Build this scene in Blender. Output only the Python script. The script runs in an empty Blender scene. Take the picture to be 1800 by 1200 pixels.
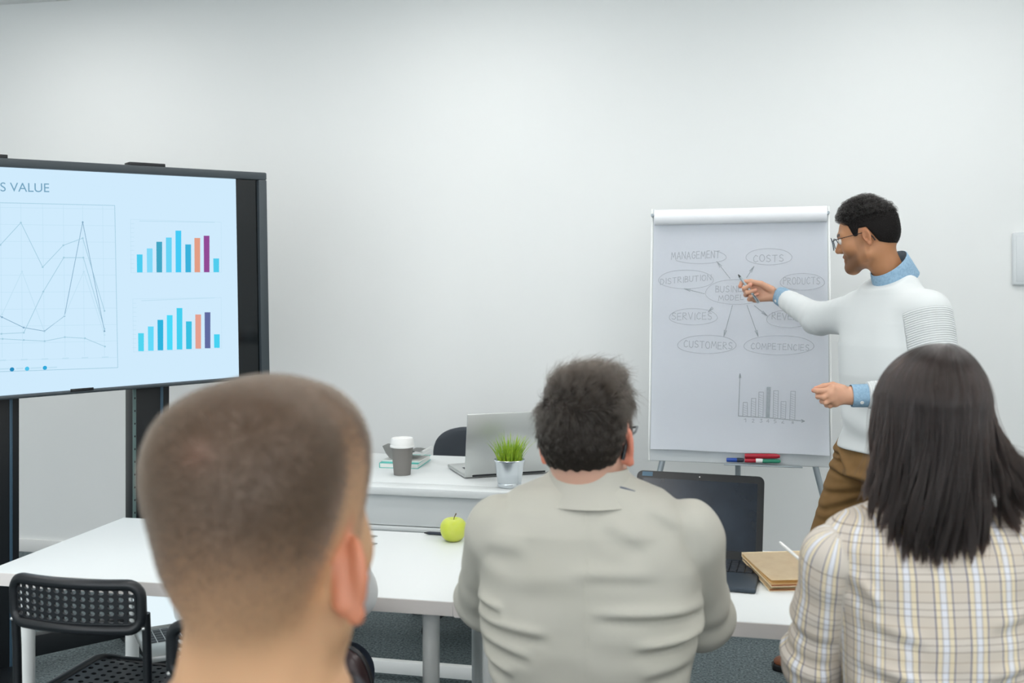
import bpy, bmesh, math, random
import numpy as np
from mathutils import Vector, Matrix

# ---------------------------------------------------------------- camera, world, exposure
random.seed(7)
rng = np.random.default_rng(11)
SC = bpy.context.scene
COL = SC.collection
TH = math.radians(12.0)          # the camera is turned 12 degrees left of the room's long axis
CAMZ = 1.45
FPX = 1800.0                     # focal length in pixels of the 1800 wide frame
HOR = 500.0                      # row of the horizon

cam_d = bpy.data.cameras.new('camera')
cam_d.sensor_width = 36.0
cam_d.lens = 36.0 * FPX / 1800.0
cam_d.shift_y = -(600.0 - HOR) / 1800.0
cam_d.clip_start = 0.05
cam_d.dof.use_dof = True
cam_d.dof.focus_distance = 3.3
cam_d.dof.aperture_fstop = 4.5
cam_o = bpy.data.objects.new('camera', cam_d)
COL.objects.link(cam_o)
cam_o.location = (0, 0, CAMZ)
cam_o.rotation_euler = (math.radians(90), 0, TH)
SC.camera = cam_o

SC.view_settings.view_transform = 'Standard'
SC.view_settings.look = 'None'
SC.view_settings.exposure = 0.0
SC.view_settings.gamma = 1.0
SC.view_settings.use_curve_mapping = False
SC.cycles.use_denoising = True
SC.cycles.max_bounces = 8
SC.cycles.caustics_reflective = False
SC.cycles.caustics_refractive = False

world = bpy.data.worlds.new('daylight')
SC.world = world
world.use_nodes = True
world.node_tree.nodes['Background'].inputs[0].default_value = (0.90, 0.96, 1.0, 1)
world.node_tree.nodes['Background'].inputs[1].default_value = 2.7
PANEL = 11.6                      # strength of each ceiling light's diffuser

# ---------------------------------------------------------------- helpers
CT, ST = math.cos(TH), math.sin(TH)
def room(xc, yc, z):
    return np.array([xc * CT - yc * ST, xc * ST + yc * CT, z])
def P(px, py, d):
    """the room point at camera distance d that the photograph shows at (px, py)"""
    return room((px - 900.0) / FPX * d, d, CAMZ - (py - HOR) / FPX * d)
def PZ(px, py, z):
    return P(px, py, (CAMZ - z) * FPX / (py - HOR))
def hit(px, py, o, n):
    r = P(px, py, 1.0) - np.array([0, 0, CAMZ])
    c = np.array([0, 0, CAMZ])
    t = np.dot(o - c, n) / np.dot(r, n)
    return c + r * t
def unit(v):
    v = np.asarray(v, float)
    return v / np.linalg.norm(v)
def lin(c):
    out = []
    for v in c:
        v = v / 255.0
        out.append(v / 12.92 if v <= 0.04045 else ((v + 0.055) / 1.055) ** 2.4)
    return np.array(out)
def lin4(c):
    return (*lin(c), 1.0)

MATS = {}
def mat(name, rgb, rough=0.5, metal=0.0, bump=None, vary=None, spec=None, sheen=0.0, attr=None, sss=0.0, coat=0.0):
    """principled material; bump=(scale, strength, distance); vary=(rgb2, scale)"""
    m = bpy.data.materials.new(name)
    m.use_nodes = True
    nt = m.node_tree
    b = nt.nodes['Principled BSDF']
    b.inputs['Base Color'].default_value = lin4(rgb)
    b.inputs['Roughness'].default_value = rough
    b.inputs['Metallic'].default_value = metal
    if spec is not None: b.inputs['Specular IOR Level'].default_value = spec
    if sheen: b.inputs['Sheen Weight'].default_value = sheen
    if coat: b.inputs['Coat Weight'].default_value = coat
    if sss:
        b.inputs['Subsurface Weight'].default_value = sss
        b.inputs['Subsurface Radius'].default_value = (0.012, 0.004, 0.002)
        b.inputs['Subsurface Scale'].default_value = 1.0
    tc = nt.nodes.new('ShaderNodeTexCoord')
    src = None
    if attr:
        a = nt.nodes.new('ShaderNodeAttribute'); a.attribute_name = attr
        src = a.outputs['Color']
        nt.links.new(src, b.inputs['Base Color'])
    if vary:
        n = nt.nodes.new('ShaderNodeTexNoise'); n.inputs['Scale'].default_value = vary[1]; n.inputs['Detail'].default_value = 4
        nt.links.new(tc.outputs['Object'], n.inputs['Vector'])
        r = nt.nodes.new('ShaderNodeValToRGB')
        r.color_ramp.elements[0].position = 0.3; r.color_ramp.elements[1].position = 0.7
        r.color_ramp.elements[0].color = lin4(rgb); r.color_ramp.elements[1].color = lin4(vary[0])
        nt.links.new(n.outputs['Fac'], r.inputs['Fac'])
        if src is None:
            nt.links.new(r.outputs['Color'], b.inputs['Base Color'])
        else:
            mx = nt.nodes.new('ShaderNodeMix'); mx.data_type = 'RGBA'; mx.blend_type = 'MULTIPLY'; mx.inputs[0].default_value = 1.0
            nt.links.new(src, mx.inputs[6]); nt.links.new(r.outputs['Color'], mx.inputs[7])
            nt.links.new(mx.outputs[2], b.inputs['Base Color'])
    if bump:
        n = nt.nodes.new('ShaderNodeTexNoise'); n.inputs['Scale'].default_value = bump[0]; n.inputs['Detail'].default_value = 3
        nt.links.new(tc.outputs['Object'], n.inputs['Vector'])
        bp = nt.nodes.new('ShaderNodeBump'); bp.inputs['Strength'].default_value = bump[1]; bp.inputs['Distance'].default_value = bump[2]
        nt.links.new(n.outputs['Fac'], bp.inputs['Height'])
        nt.links.new(bp.outputs['Normal'], b.inputs['Normal'])
    MATS[name] = m
    return m
def glow(name, rgb, strength=1.0):
    m = bpy.data.materials.new(name); m.use_nodes = True
    nt = m.node_tree; nt.nodes.clear()
    e = nt.nodes.new('ShaderNodeEmission'); o = nt.nodes.new('ShaderNodeOutputMaterial')
    e.inputs[0].default_value = lin4(rgb); e.inputs[1].default_value = strength
    nt.links.new(e.outputs[0], o.inputs[0])
    MATS[name] = m
    return m

def tag(o, label=None, cat=None, group=None, kind=None):
    if label: o['label'] = label
    if cat: o['category'] = cat
    if group: o['group'] = group
    if kind: o['kind'] = kind
    return o
def thing(name, label, cat, loc=(0, 0, 0), rz=0.0, group=None):
    o = bpy.data.objects.new(name, None)
    o.empty_display_size = 0.1
    COL.objects.link(o)
    o.location = tuple(loc); o.rotation_euler = (0, 0, rz)
    return tag(o, label, cat, group)
def origin_of(o):
    v = np.zeros(3)
    while o is not None:
        v += np.array(o.location); o = o.parent
    return v
def link(name, me, m, parent=None, world=False):
    """link a mesh; world=True: its coordinates are room coordinates (parents carry no rotation)"""
    if m is not None and not me.materials: me.materials.append(m)
    o = bpy.data.objects.new(name, me)
    COL.objects.link(o)
    if parent is not None:
        o.parent = parent
        if world: me.transform(Matrix.Translation(-Vector(origin_of(parent))))
    return o
def obj(name, bm, m, parent=None, world=False, angle=38, smooth=True):
    bmesh.ops.recalc_face_normals(bm, faces=bm.faces[:])
    lim = math.radians(angle)
    for f in bm.faces: f.smooth = smooth
    for e in bm.edges:
        if len(e.link_faces) == 2: e.smooth = e.calc_face_angle(0) < lim
    me = bpy.data.meshes.new(name)
    bm.to_mesh(me); bm.free()
    return link(name, me, m, parent, world)
def new(): return bmesh.new()
def basis(x, y, z, o):
    M = Matrix.Identity(4)
    for i in range(3):
        M[i][0], M[i][1], M[i][2], M[i][3] = x[i], y[i], z[i], o[i]
    return M
def box(bm, lo, hi, bev=0.003, M=None, seg=2):
    lo = np.asarray(lo, float); hi = np.asarray(hi, float)
    r = bmesh.ops.create_cube(bm, size=1.0)
    vs = r['verts']
    c, s = (lo + hi) / 2, hi - lo
    for v in vs: v.co = Vector((v.co.x * s[0] + c[0], v.co.y * s[1] + c[1], v.co.z * s[2] + c[2]))
    if bev:
        es = list({e for v in vs for e in v.link_edges})
        g = bmesh.ops.bevel(bm, geom=es, offset=min(bev, min(s) * 0.45), segments=seg, profile=0.5, affect='EDGES')
        vs = list({v for f in g['faces'] for v in f.verts} | {v for v in vs if v.is_valid})
    if M is not None:
        for v in vs: v.co = M @ v.co
def tube(bm, pts, r, n=10, closed=False, caps=True, up=None):
    pts = [np.asarray(p, float) for p in pts]
    rr = r if hasattr(r, '__len__') else [r] * len(pts)
    N = len(pts); rings = []; prev = None
    for i in range(N):
        if closed: t = pts[(i + 1) % N] - pts[i - 1]
        else: t = pts[min(i + 1, N - 1)] - pts[max(i - 1, 0)]
        t = unit(t)
        if prev is None:
            a = np.array(up if up is not None else ((0, 0, 1) if abs(t[2]) < 0.9 else (1, 0, 0)), float)
        else: a = prev
        u = unit(a - t * np.dot(a, t)); prev = u
        w = np.cross(t, u)
        rings.append([bm.verts.new(pts[i] + rr[i] * (math.cos(k * 2 * math.pi / n) * u + math.sin(k * 2 * math.pi / n) * w)) for k in range(n)])
    for i in range(N if closed else N - 1):
        A, B = rings[i], rings[(i + 1) % N]
        for k in range(n): bm.faces.new((A[k], A[(k + 1) % n], B[(k + 1) % n], B[k]))
    if caps and not closed:
        bm.faces.new(rings[0][::-1]); bm.faces.new(rings[-1])
def lathe(bm, prof, n=32, M=None):
    rings = []
    for (r, z) in prof:
        if r < 1e-6: rings.append([bm.verts.new((0, 0, z))])
        else: rings.append([bm.verts.new((r * math.cos(k * 2 * math.pi / n), r * math.sin(k * 2 * math.pi / n), z)) for k in range(n)])
    for A, B in zip(rings, rings[1:]):
        for k in range(n):
            k2 = (k + 1) % n
            if len(A) == 1 and len(B) == 1: continue
            if len(A) == 1: bm.faces.new((A[0], B[k2], B[k]))
            elif len(B) == 1: bm.faces.new((A[k], A[k2], B[0]))
            else: bm.faces.new((A[k], A[k2], B[k2], B[k]))
    if M is not None:
        for R in rings:
            for v in R: v.co = M @ v.co
def sphere(bm, c, r, M=None, seg=16):
    prof = [(r * math.sin(a), -r * math.cos(a)) for a in np.linspace(0, math.pi, seg // 2 + 1)]
    prof = [(abs(a) if abs(a) > 1e-6 else 0, b) for a, b in prof]
    lathe(bm, prof, seg, Matrix.Translation(Vector(c)) if M is None else M @ Matrix.Translation(Vector(c)))
def arc(c, r, a0, a1, n, ax=(1, 0, 0), ay=(0, 0, 1)):
    ax, ay, c = np.array(ax, float), np.array(ay, float), np.array(c, float)
    return [c + r * (math.cos(a) * ax + math.sin(a) * ay) for a in np.linspace(a0, a1, n)]
def copy_tree(o, parent=None):
    c = o.copy(); COL.objects.link(c)
    if parent is not None: c.parent = parent
    for ch in list(o.children): copy_tree(ch, c)
    return c
def mesh_np(name, V, F, cols=None, uv=None):
    me = bpy.data.meshes.new(name)
    F = np.asarray(F)
    k = F.shape[1]
    me.vertices.add(len(V)); me.vertices.foreach_set('co', np.asarray(V, np.float32).ravel())
    me.loops.add(F.size); me.loops.foreach_set('vertex_index', F.astype(np.int32).ravel())
    me.polygons.add(len(F)); me.polygons.foreach_set('loop_start', np.arange(0, F.size, k, dtype=np.int32))
    me.update(calc_edges=True)
    me.polygons.foreach_set('use_smooth', np.ones(len(F), bool))
    if cols is not None:
        a = me.attributes.new('tint', 'FLOAT_COLOR', 'POINT')
        a.data.foreach_set('color', np.c_[cols, np.ones(len(V))].astype(np.float32).ravel())
    if uv is not None:
        a = me.attributes.new('cloth', 'FLOAT_VECTOR', 'POINT')
        a.data.foreach_set('vector', np.c_[uv, np.zeros(len(V))].astype(np.float32).ravel())
    me.validate()
    return me

# ---------------------------------------------------------------- implicit surfaces
def smin(a, b, k):
    h = np.maximum(k - np.abs(a - b), 0.0) / k
    return np.minimum(a, b) - h * h * k * 0.25
def smax(a, b, k): return -smin(-a, -b, k)
def cap(p, a, b, ra, rb=None):
    rb = ra if rb is None else rb
    a = np.asarray(a, float); b = np.asarray(b, float)
    ba = b - a; pa = p - a
    t = np.clip(pa @ ba / max(ba @ ba, 1e-9), 0, 1)
    return np.linalg.norm(pa - t[:, None] * ba, axis=1) - (ra + (rb - ra) * t)
def ell(p, c, r):
    q = p - np.asarray(c, float); r = np.asarray(r, float)
    k0 = np.linalg.norm(q / r, axis=1); k1 = np.linalg.norm(q / (r * r), axis=1)
    return k0 * (k0 - 1.0) / np.maximum(k1, 1e-9)
def ball(p, c, r): return np.linalg.norm(p - np.asarray(c, float), axis=1) - r
def half(p, c, n): return (p - np.asarray(c, float)) @ unit(n)      # inside where negative
def chain(p, pts, rad, k):
    d = None
    for i in range(len(pts) - 1):
        e = cap(p, pts[i], pts[i + 1], rad[i], rad[i + 1])
        d = e if d is None else smin(d, e, k)
    return d
def wob(p, f, seed=0.0):
    x, y, z = p[:, 0] * f, p[:, 1] * f, p[:, 2] * f
    return (np.sin(x + 1.7 * np.sin(y * 0.9 + seed) + seed) * np.sin(y + 1.3 * np.sin(z * 1.1 - seed) + 2.1) +
            np.sin(z * 1.3 + 1.1 * np.sin(x * 1.2) + 0.7 * seed)) * 0.5
def surf(f, lo, hi, h):
    """surface nets over the zero set of f (only the blocks near it are sampled)"""
    B = 8
    lo = np.asarray(lo, float); hi = np.asarray(hi, float)
    nb = np.maximum(np.ceil((hi - lo) / (h * B)).astype(int), 1)
    n = nb * B
    cs = np.stack(np.meshgrid(*[np.arange(k) for k in nb], indexing='ij'), -1).reshape(-1, 3)
    cc = lo + (cs * B + (B - 1) / 2) * h
    dc = np.concatenate([f(c) for c in np.array_split(cc, max(1, len(cc) // 60000))])
    act = np.abs(dc) < h * B * 1.9
    D = np.repeat(np.repeat(np.repeat(dc.reshape(nb), B, 0), B, 1), B, 2).astype(np.float32)
    loc = np.stack(np.meshgrid(*[np.arange(B)] * 3, indexing='ij'), -1).reshape(-1, 3)
    ids = (cs[act][:, None, :] * B + loc[None]).reshape(-1, 3)
    for part in np.array_split(ids, max(1, len(ids) // 150000)):
        D[part[:, 0], part[:, 1], part[:, 2]] = f(lo + part * h)
    S = D < 0
    c = [(i, j, k) for i in (0, 1) for j in (0, 1) for k in (0, 1)]
    sh = [S[i:n[0] - 1 + i, j:n[1] - 1 + j, k:n[2] - 1 + k] for i, j, k in c]
    cnt = np.zeros(sh[0].shape, np.int8)
    for s in sh: cnt += s
    cell = (cnt > 0) & (cnt < 8)
    I = np.argwhere(cell)
    if len(I) == 0: return np.zeros((0, 3)), np.zeros((0, 4), int)
    idx = -np.ones(cell.shape, np.int64); idx[cell] = np.arange(len(I))
    acc = np.zeros((len(I), 3)); w = np.zeros(len(I))
    vals = [D[I[:, 0] + i, I[:, 1] + j, I[:, 2] + k] for i, j, k in c]
    for a in range(8):
        for b in range(a + 1, 8):
            if sum(abs(u - v) for u, v in zip(c[a], c[b])) != 1: continue
            m = (vals[a] < 0) != (vals[b] < 0)
            t = vals[a][m] / (vals[a][m] - vals[b][m])
            acc[m] += np.array(c[a]) + t[:, None] * (np.array(c[b]) - np.array(c[a]))
            w[m] += 1
    V = lo + (I + acc / w[:, None]) * h
    Q = []
    for ax in range(3):
        u, v = (ax + 1) % 3, (ax + 2) % 3
        sl0 = [slice(0, None)] * 3; sl1 = [slice(0, None)] * 3
        sl0[ax] = slice(0, -1); sl1[ax] = slice(1, None)
        A, Bq = S[tuple(sl0)], S[tuple(sl1)]
        E = np.argwhere(A != Bq)
        E = E[(E[:, u] > 0) & (E[:, v] > 0) & (E[:, u] < n[u] - 1) & (E[:, v] < n[v] - 1)]
        fl = A[tuple(E.T)]
        du = np.zeros(3, int); du[u] = 1
        dv = np.zeros(3, int); dv[v] = 1
        q = np.stack([idx[tuple((E - du - dv).T)], idx[tuple((E - dv).T)], idx[tuple(E.T)], idx[tuple((E - du).T)]], 1)
        q[~fl] = q[~fl][:, ::-1]
        Q.append(q)
    Q = np.concatenate(Q)
    Q = Q[(Q >= 0).all(1)]
    return V, Q
def frame(heading_cam, pitch=0.0, roll=0.0):
    """local axes (x right, y forward, z up) of someone heading so many degrees left of the camera's own direction"""
    return np.array((Matrix.Rotation(TH + math.radians(heading_cam), 3, 'Z') @ Matrix.Rotation(math.radians(pitch), 3, 'X') @ Matrix.Rotation(math.radians(roll), 3, 'Y')))
def grad_n(f, V, e=0.002):
    g = np.stack([f(V + np.eye(3)[i] * e) - f(V - np.eye(3)[i] * e) for i in range(3)], 1)
    return g / np.maximum(np.linalg.norm(g, axis=1, keepdims=True), 1e-9)
def sample(V, Q, n, mask=None):
    T = np.concatenate([Q[:, [0, 1, 2]], Q[:, [0, 2, 3]]])
    if mask is not None: T = T[mask[T].all(1)]
    a, b, c = V[T[:, 0]], V[T[:, 1]], V[T[:, 2]]
    nn = np.cross(b - a, c - a); ar = np.linalg.norm(nn, axis=1)
    k = rng.choice(len(T), n, p=ar / ar.sum())
    u, v = rng.random(n), rng.random(n)
    s = u + v > 1; u[s] = 1 - u[s]; v[s] = 1 - v[s]
    return a[k] + u[:, None] * (b - a)[k] + v[:, None] * (c - a)[k], nn[k] / np.maximum(ar[k], 1e-12)[:, None]
def strands(name, pts, radius, m, parent):
    """pts: (n, k, 3) in room coordinates; thin hair curves, one object"""
    n, k = pts.shape[:2]
    cu = bpy.data.hair_curves.new(name)
    cu.add_curves([k] * n)
    p = pts.reshape(-1, 3) - origin_of(parent)
    cu.attributes['position'].data.foreach_set('vector', p.astype(np.float32).ravel())
    r = cu.attributes.get('radius') or cu.attributes.new('radius', 'FLOAT', 'POINT')
    rad = np.broadcast_to(np.asarray(radius, float).reshape(1, -1) * np.ones((1, k)), (n, k))
    r.data.foreach_set('value', np.ascontiguousarray(rad, np.float32).ravel())
    cu.materials.append(m)
    o = bpy.data.objects.new(name, cu); COL.objects.link(o)
    o.parent = parent
    return tag(o, kind='stuff')
# ---------------------------------------------------------------- materials
mat('wall_paint', (235, 237, 236), 0.85, bump=(220, 0.05, 0.001))
mat('ceiling_paint', (236, 237, 236), 0.9)
mat('white_laminate', (222, 226, 226), 0.45, bump=(90, 0.03, 0.0005))
mat('laminate_edge', (232, 226, 222), 0.5)
mat('white_metal', (238, 240, 238), 0.4)
mat('white_plastic', (236, 236, 234), 0.45)
mat('grey_metal', (160, 170, 176), 0.4, 0.4)
mat('silver', (205, 207, 205), 0.36, 0.75)
mat('black_plastic', (22, 25, 29), 0.38, bump=(400, 0.08, 0.0005))
mat('black_metal', (16, 20, 24), 0.4)
mat('bezel_grey', (62, 70, 75), 0.45)
mat('dark_glass', (7, 14, 18), 0.08)
mat('stripe_blue', (66, 92, 110), 0.35, 0.3)
mat('perforated_strip', (110, 132, 130), 0.5, 0.4)
mat('paper', (243, 247, 253), 0.8)
mat('paper_roll', (242, 244, 247), 0.7)
mat('board_white', (214, 219, 221), 0.35)
mat('ink_grey', (186, 191, 198), 0.8)
mat('ink_dark', (146, 154, 160), 0.8, vary=((165, 172, 178), 160))
mat('blue_plastic', (25, 70, 160), 0.35)
mat('red_plastic', (170, 22, 45), 0.35)
mat('green_plastic', (35, 135, 105), 0.4)
mat('navy_plastic', (26, 36, 52), 0.4)
mat('cup_grey', (122, 119, 115), 0.7, bump=(150, 0.1, 0.0006))
mat('teal_cover', (90, 190, 180), 0.55)
mat('grey_cover', (160, 162, 160), 0.6)
mat('page_white', (238, 238, 234), 0.8)
mat('chair_fabric', (58, 64, 71), 0.75, bump=(500, 0.2, 0.0005))
mat('pot_metal', (214, 220, 224), 0.26, 0.85, bump=(60, 0.03, 0.0006))
mat('grass_green', (186, 212, 62), 0.5, vary=((112, 160, 38), 60))
mat('soil', (52, 44, 34), 0.9)
mat('apple_skin', (186, 200, 58), 0.28, vary=((200, 208, 92), 28), sss=0.05)
mat('stem_brown', (92, 74, 44), 0.7)
mat('laptop_black', (10, 13, 16), 0.3)
mat('laptop_screen', (17, 26, 37), 0.22, vary=((34, 44, 56), 9))
mat('laptop_deck', (62, 72, 82), 0.4, 0.5)
mat('key_black', (34, 40, 48), 0.5)
mat('kraft', (238, 222, 190), 0.8, vary=((230, 212, 178), 40))
mat('kraft_pages', (204, 172, 124), 0.85)
mat('kraft_edge', (148, 96, 62), 0.8)
mat('leather_brown', (44, 26, 28), 0.32, bump=(160, 0.15, 0.0008))
mat('dark_rim', (20, 18, 20), 0.4)
glow('panel_glow', (255, 254, 252), PANEL)
glow('lap_screen_glow', (232, 247, 253), 1.0)

# speckled dark carpet
cm = bpy.data.materials.new('carpet'); cm.use_nodes = True; nt = cm.node_tree; b = nt.nodes['Principled BSDF']
tc = nt.nodes.new('ShaderNodeTexCoord')
n1 = nt.nodes.new('ShaderNodeTexNoise'); n1.inputs['Scale'].default_value = 100; n1.inputs['Detail'].default_value = 6; n1.inputs['Roughness'].default_value = 0.75
r1 = nt.nodes.new('ShaderNodeValToRGB')
r1.color_ramp.elements[0].position = 0.36; r1.color_ramp.elements[0].color = lin4((44, 55, 60))
r1.color_ramp.elements[1].position = 0.68; r1.color_ramp.elements[1].color = lin4((136, 150, 152))
bp = nt.nodes.new('ShaderNodeBump'); bp.inputs['Strength'].default_value = 0.6; bp.inputs['Distance'].default_value = 0.004
nt.links.new(tc.outputs['Object'], n1.inputs['Vector']); nt.links.new(n1.outputs['Fac'], r1.inputs['Fac'])
nt.links.new(r1.outputs['Color'], b.inputs['Base Color']); nt.links.new(n1.outputs['Fac'], bp.inputs['Height']); nt.links.new(bp.outputs['Normal'], b.inputs['Normal'])
b.inputs['Roughness'].default_value = 0.95
MATS['carpet'] = cm

# ---------------------------------------------------------------- the room
WY, CZ = 4.9, 2.98
def slab(name, lo, hi, m):
    bm = new(); box(bm, lo, hi, 0)
    return tag(obj(name, bm, m, smooth=False), kind='structure')
slab('floor', (-5.6, -4.2, -0.1), (3.5, WY, 0.0), cm)
slab('ceiling', (-5.6, -4.2, CZ), (3.5, WY, CZ + 0.1), MATS['ceiling_paint'])
slab('wall_back', (-5.6, WY, -0.1), (3.5, WY + 0.12, CZ + 0.1), MATS['wall_paint'])
slab('wall_left', (-5.72, -4.2, -0.1), (-5.6, WY + 0.12, CZ + 0.1), MATS['wall_paint'])
slab('wall_right', (3.5, -4.2, -0.1), (3.62, WY + 0.12, CZ + 0.1), MATS['wall_paint'])
bm = new(); box(bm, (-5.6, WY - 0.014, 0), (3.5, WY, 0.07), 0.004)
tag(obj('baseboard_back', bm, MATS['white_plastic']), kind='structure')

# LED panels in the ceiling; unseen rows behind the first packed closer for more low light
proto = None
for j, y in enumerate((3.82, 2.2, 0.6, -1.0, -2.6)):
    for i, x in enumerate((-3.25, -1.15, 0.9, 2.9)):
        if j == 0 and i == 3: continue
        if proto is None:
            t = thing('ceiling_light', '', 'ceiling light', (x, y, CZ), 0, 'square ceiling lights')
            bm = new()
            for s in (-1, 1):
                box(bm, (s * 0.3 - 0.012, -0.312, -0.012), (s * 0.3 + 0.012, 0.312, 0.0), 0.002)
                box(bm, (-0.288, s * 0.3 - 0.012, -0.012), (0.288, s * 0.3 + 0.012, 0.0), 0.002)
            obj('frame', bm, MATS['white_metal'], t)
            bm = new(); box(bm, (-0.288, -0.288, -0.008), (0.288, 0.288, -0.001), 0)
            obj('diffuser', bm, MATS['panel_glow'], t, smooth=False)
            proto = t
        else:
            t = copy_tree(proto); t.location = (x, y, CZ)
        t['label'] = 'square white ceiling light panel recessed in the ceiling above the room'

# ---------------------------------------------------------------- wall plate at the right
c = hit(1812, 455, np.array([0, WY, 0]), np.array([0, 1.0, 0]))
t = thing('wall_panel', 'pale rounded panel mounted on the back wall near the standing man', 'wall panel', (c[0], WY, c[2]))
bm = new(); box(bm, (-0.08, -0.022, -0.117), (0.30, 0, 0.117), 0.016, seg=4); obj('cover', bm, MATS['board_white'], t)
bm = new(); box(bm, (-0.065, -0.025, -0.10), (0.285, -0.021, 0.10), 0.003); obj('face_plate', bm, MATS['board_white'], t)

# ---------------------------------------------------------------- television on its stand
pR = P(471, 484, 4.25); pL = P(0, 490, 3.6)
ta = unit(pR - pL)                        # along the screen, towards its right end
tn = unit(np.cross(ta, [0, 0, 1.0]))      # towards the viewer
tu = unit(np.cross(tn, ta)) if np.cross(tn, ta)[2] > 0 else -unit(np.cross(tn, ta))
TW, THt = 1.53, 0.852
tvo = pR.copy()                           # middle of the right outer edge of the front face
tvbase = room(0, 0, 0); mid = tvo - ta * TW / 2 - tn * 0.08
tv = thing('display_screen', 'large grey framed display on a black stand showing blue charts', 'television', (mid[0], mid[1], 0))
MT = basis(ta, tn, tu, tvo)               # local: x along (0 at right edge), y towards viewer, z up
def tvloc(px, py):
    q = hit(px, py, tvo, tn) - tvo
    return np.array([q @ ta, q @ tu])
iR = tvloc(456, 480)[0]; iT = tvloc(440, 315.5)[1]; iB = tvloc(440, 661)[1]
bm = new()
H2 = THt / 2
box(bm, (-TW, -0.07, iT), (0, 0.006, H2), 0.006, MT)
box(bm, (-TW, -0.07, -H2), (0, 0.006, iB), 0.006, MT)
box(bm, (iR, -0.07, iB - 0.002), (0, 0.006, iT + 0.002), 0.006, MT)
box(bm, (-TW, -0.07, iB - 0.002), (-TW - iR, 0.006, iT + 0.002), 0.006, MT)
obj('bezel', bm, MATS['bezel_grey'], tv, True)
bm = new(); box(bm, (-TW + 0.01, -0.085, -H2 + 0.02), (-0.01, -0.02, H2 - 0.02), 0.01, MT); obj('rear_housing', bm, MATS['black_plastic'], tv, True)
bm = new(); box(bm, (-TW - iR - 0.001, -0.03, iB - 0.003), (iR + 0.001, -0.012, iT + 0.003), 0, MT)
scr = obj('screen', bm, MATS['dark_glass'], tv, True, smooth=False)
# the slide shown on the screen
OFF = -0.0105
def slide_poly(name, poly, m, lift=0.0):
    bm = new()
    vs = [bm.verts.new(MT @ Vector((q[0], OFF + lift, q[1]))) for q in poly]
    bm.faces.new(vs)
    return obj(name, bm, m, scr, True, smooth=False)
def slide_px(pts): return [tvloc(x, y) for x, y in pts]
sR = tvloc(419, 480)[0]
gm = bpy.data.materials.new('slide_glow'); gm.use_nodes = True; nt = gm.node_tree; nt.nodes.clear()
e = nt.nodes.new('ShaderNodeEmission'); o_ = nt.nodes.new('ShaderNodeOutputMaterial'); nt.links.new(e.outputs[0], o_.inputs[0])
e.inputs[0].default_value = lin4((208, 235, 253))
slide_poly('slide_background', [(-TW - iR, iB), (sR, iB), (sR, iT), (-TW - iR, iT)], gm)
def ribbon(bm, pts, w, put):
    """flat line through 2-D pts; put maps a 2-D point to the room"""
    pts = [np.asarray(p, float) for p in pts]
    for a, c in zip(pts, pts[1:]):
        dvec = c - a; L = np.linalg.norm(dvec)
        if L < 1e-6: continue
        dvec /= L; nrm = np.array([-dvec[1], dvec[0]]) * w / 2; ex = dvec * w * 0.3
        bm.faces.new([bm.verts.new(Vector(put(q))) for q in (a - ex - nrm, c + ex - nrm, c + ex + nrm, a - ex + nrm)])
def tvput(lift): return lambda q: MT @ Vector((q[0], OFF + lift, q[1]))
glow('line_faint', (193, 225, 243)); glow('line_mid', (166, 205, 224)); glow('line_dark', (134, 172, 198)); glow('title_glow', (120, 165, 192))
cz = lambda x, y: (x * 0.3915, 250 + y * 0.3915)
bm = new()
ribbon(bm, slide_px([cz(-330, 262), cz(519, 283), cz(533, 1012), cz(-330, 1042)]), 0.0022, tvput(0.0006))
obj('line_chart_border', bm, MATS['line_mid'], scr, True, smooth=False)
bm = new()
for x in (-280, -180, -85, 5, 97, 195, 288, 375, 465):
    ribbon(bm, slide_px([cz(x, 275 + x * 0.02), cz(x + 8, 968 - x * 0.02)]), 0.0013, tvput(0.0004))
for k in range(10):
    ya, yb = 292 + k * 76, 296 + k * 74
    ribbon(bm, slide_px([cz(-300, ya - 6 + k * 2), cz(520 + k, yb + 4)]), 0.0013, tvput(0.0004))
obj('chart_grid', bm, MATS['line_faint'], scr, True, smooth=False)
SER = [([(-180, 640), (5, 460), (97, 360), (195, 560), (288, 462), (375, 430), (473, 757)], 'line_mid'),
       ([(-180, 866), (10, 860), (110, 855), (198, 670), (290, 517), (378, 517), (473, 838)], 'line_mid'),
       ([(-180, 690), (12, 785), (110, 832), (203, 848), (293, 780), (375, 358), (473, 848)], 'line_dark'),
       ([(-180, 900), (13, 772), (102, 580), (203, 850), (293, 778), (380, 580), (473, 865)], 'line_faint'),
       ([(-180, 880), (15, 883), (110, 888), (204, 893), (295, 875), (385, 880), (475, 917)], 'line_mid')]
for pts, mm in SER:
    bm = new(); q = slide_px([cz(*p) for p in pts])
    ribbon(bm, q, 0.0022, tvput(0.0008))
    for c in q[1:]:
        bm.faces.new([bm.verts.new(tvput(0.0009)(c + 0.0035 * np.array([math.cos(a), math.sin(a)]))) for a in np.linspace(0, 2 * math.pi, 9)[:-1]])
    obj('chart_line', bm, MATS['line_dark' if mm == 'line_dark' else mm], scr, True, smooth=False)
bm = new()
for x in (15, 112, 205, 298, 385, 476): ribbon(bm, slide_px([cz(x - 13, 980 - x * 0.03), cz(x + 13, 979 - x * 0.03)]), 0.005, tvput(0.0006))
for x0, x1 in ((0, 42), (78, 106), (142, 188), (222, 258)): ribbon(bm, slide_px([cz(x0, 1019 - x0 * 0.03), cz(x1, 1018 - x1 * 0.03)]), 0.005, tvput(0.0006))
tag(obj('chart_caption', bm, MATS['line_faint'], scr, True, smooth=False), kind='stuff')
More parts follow.
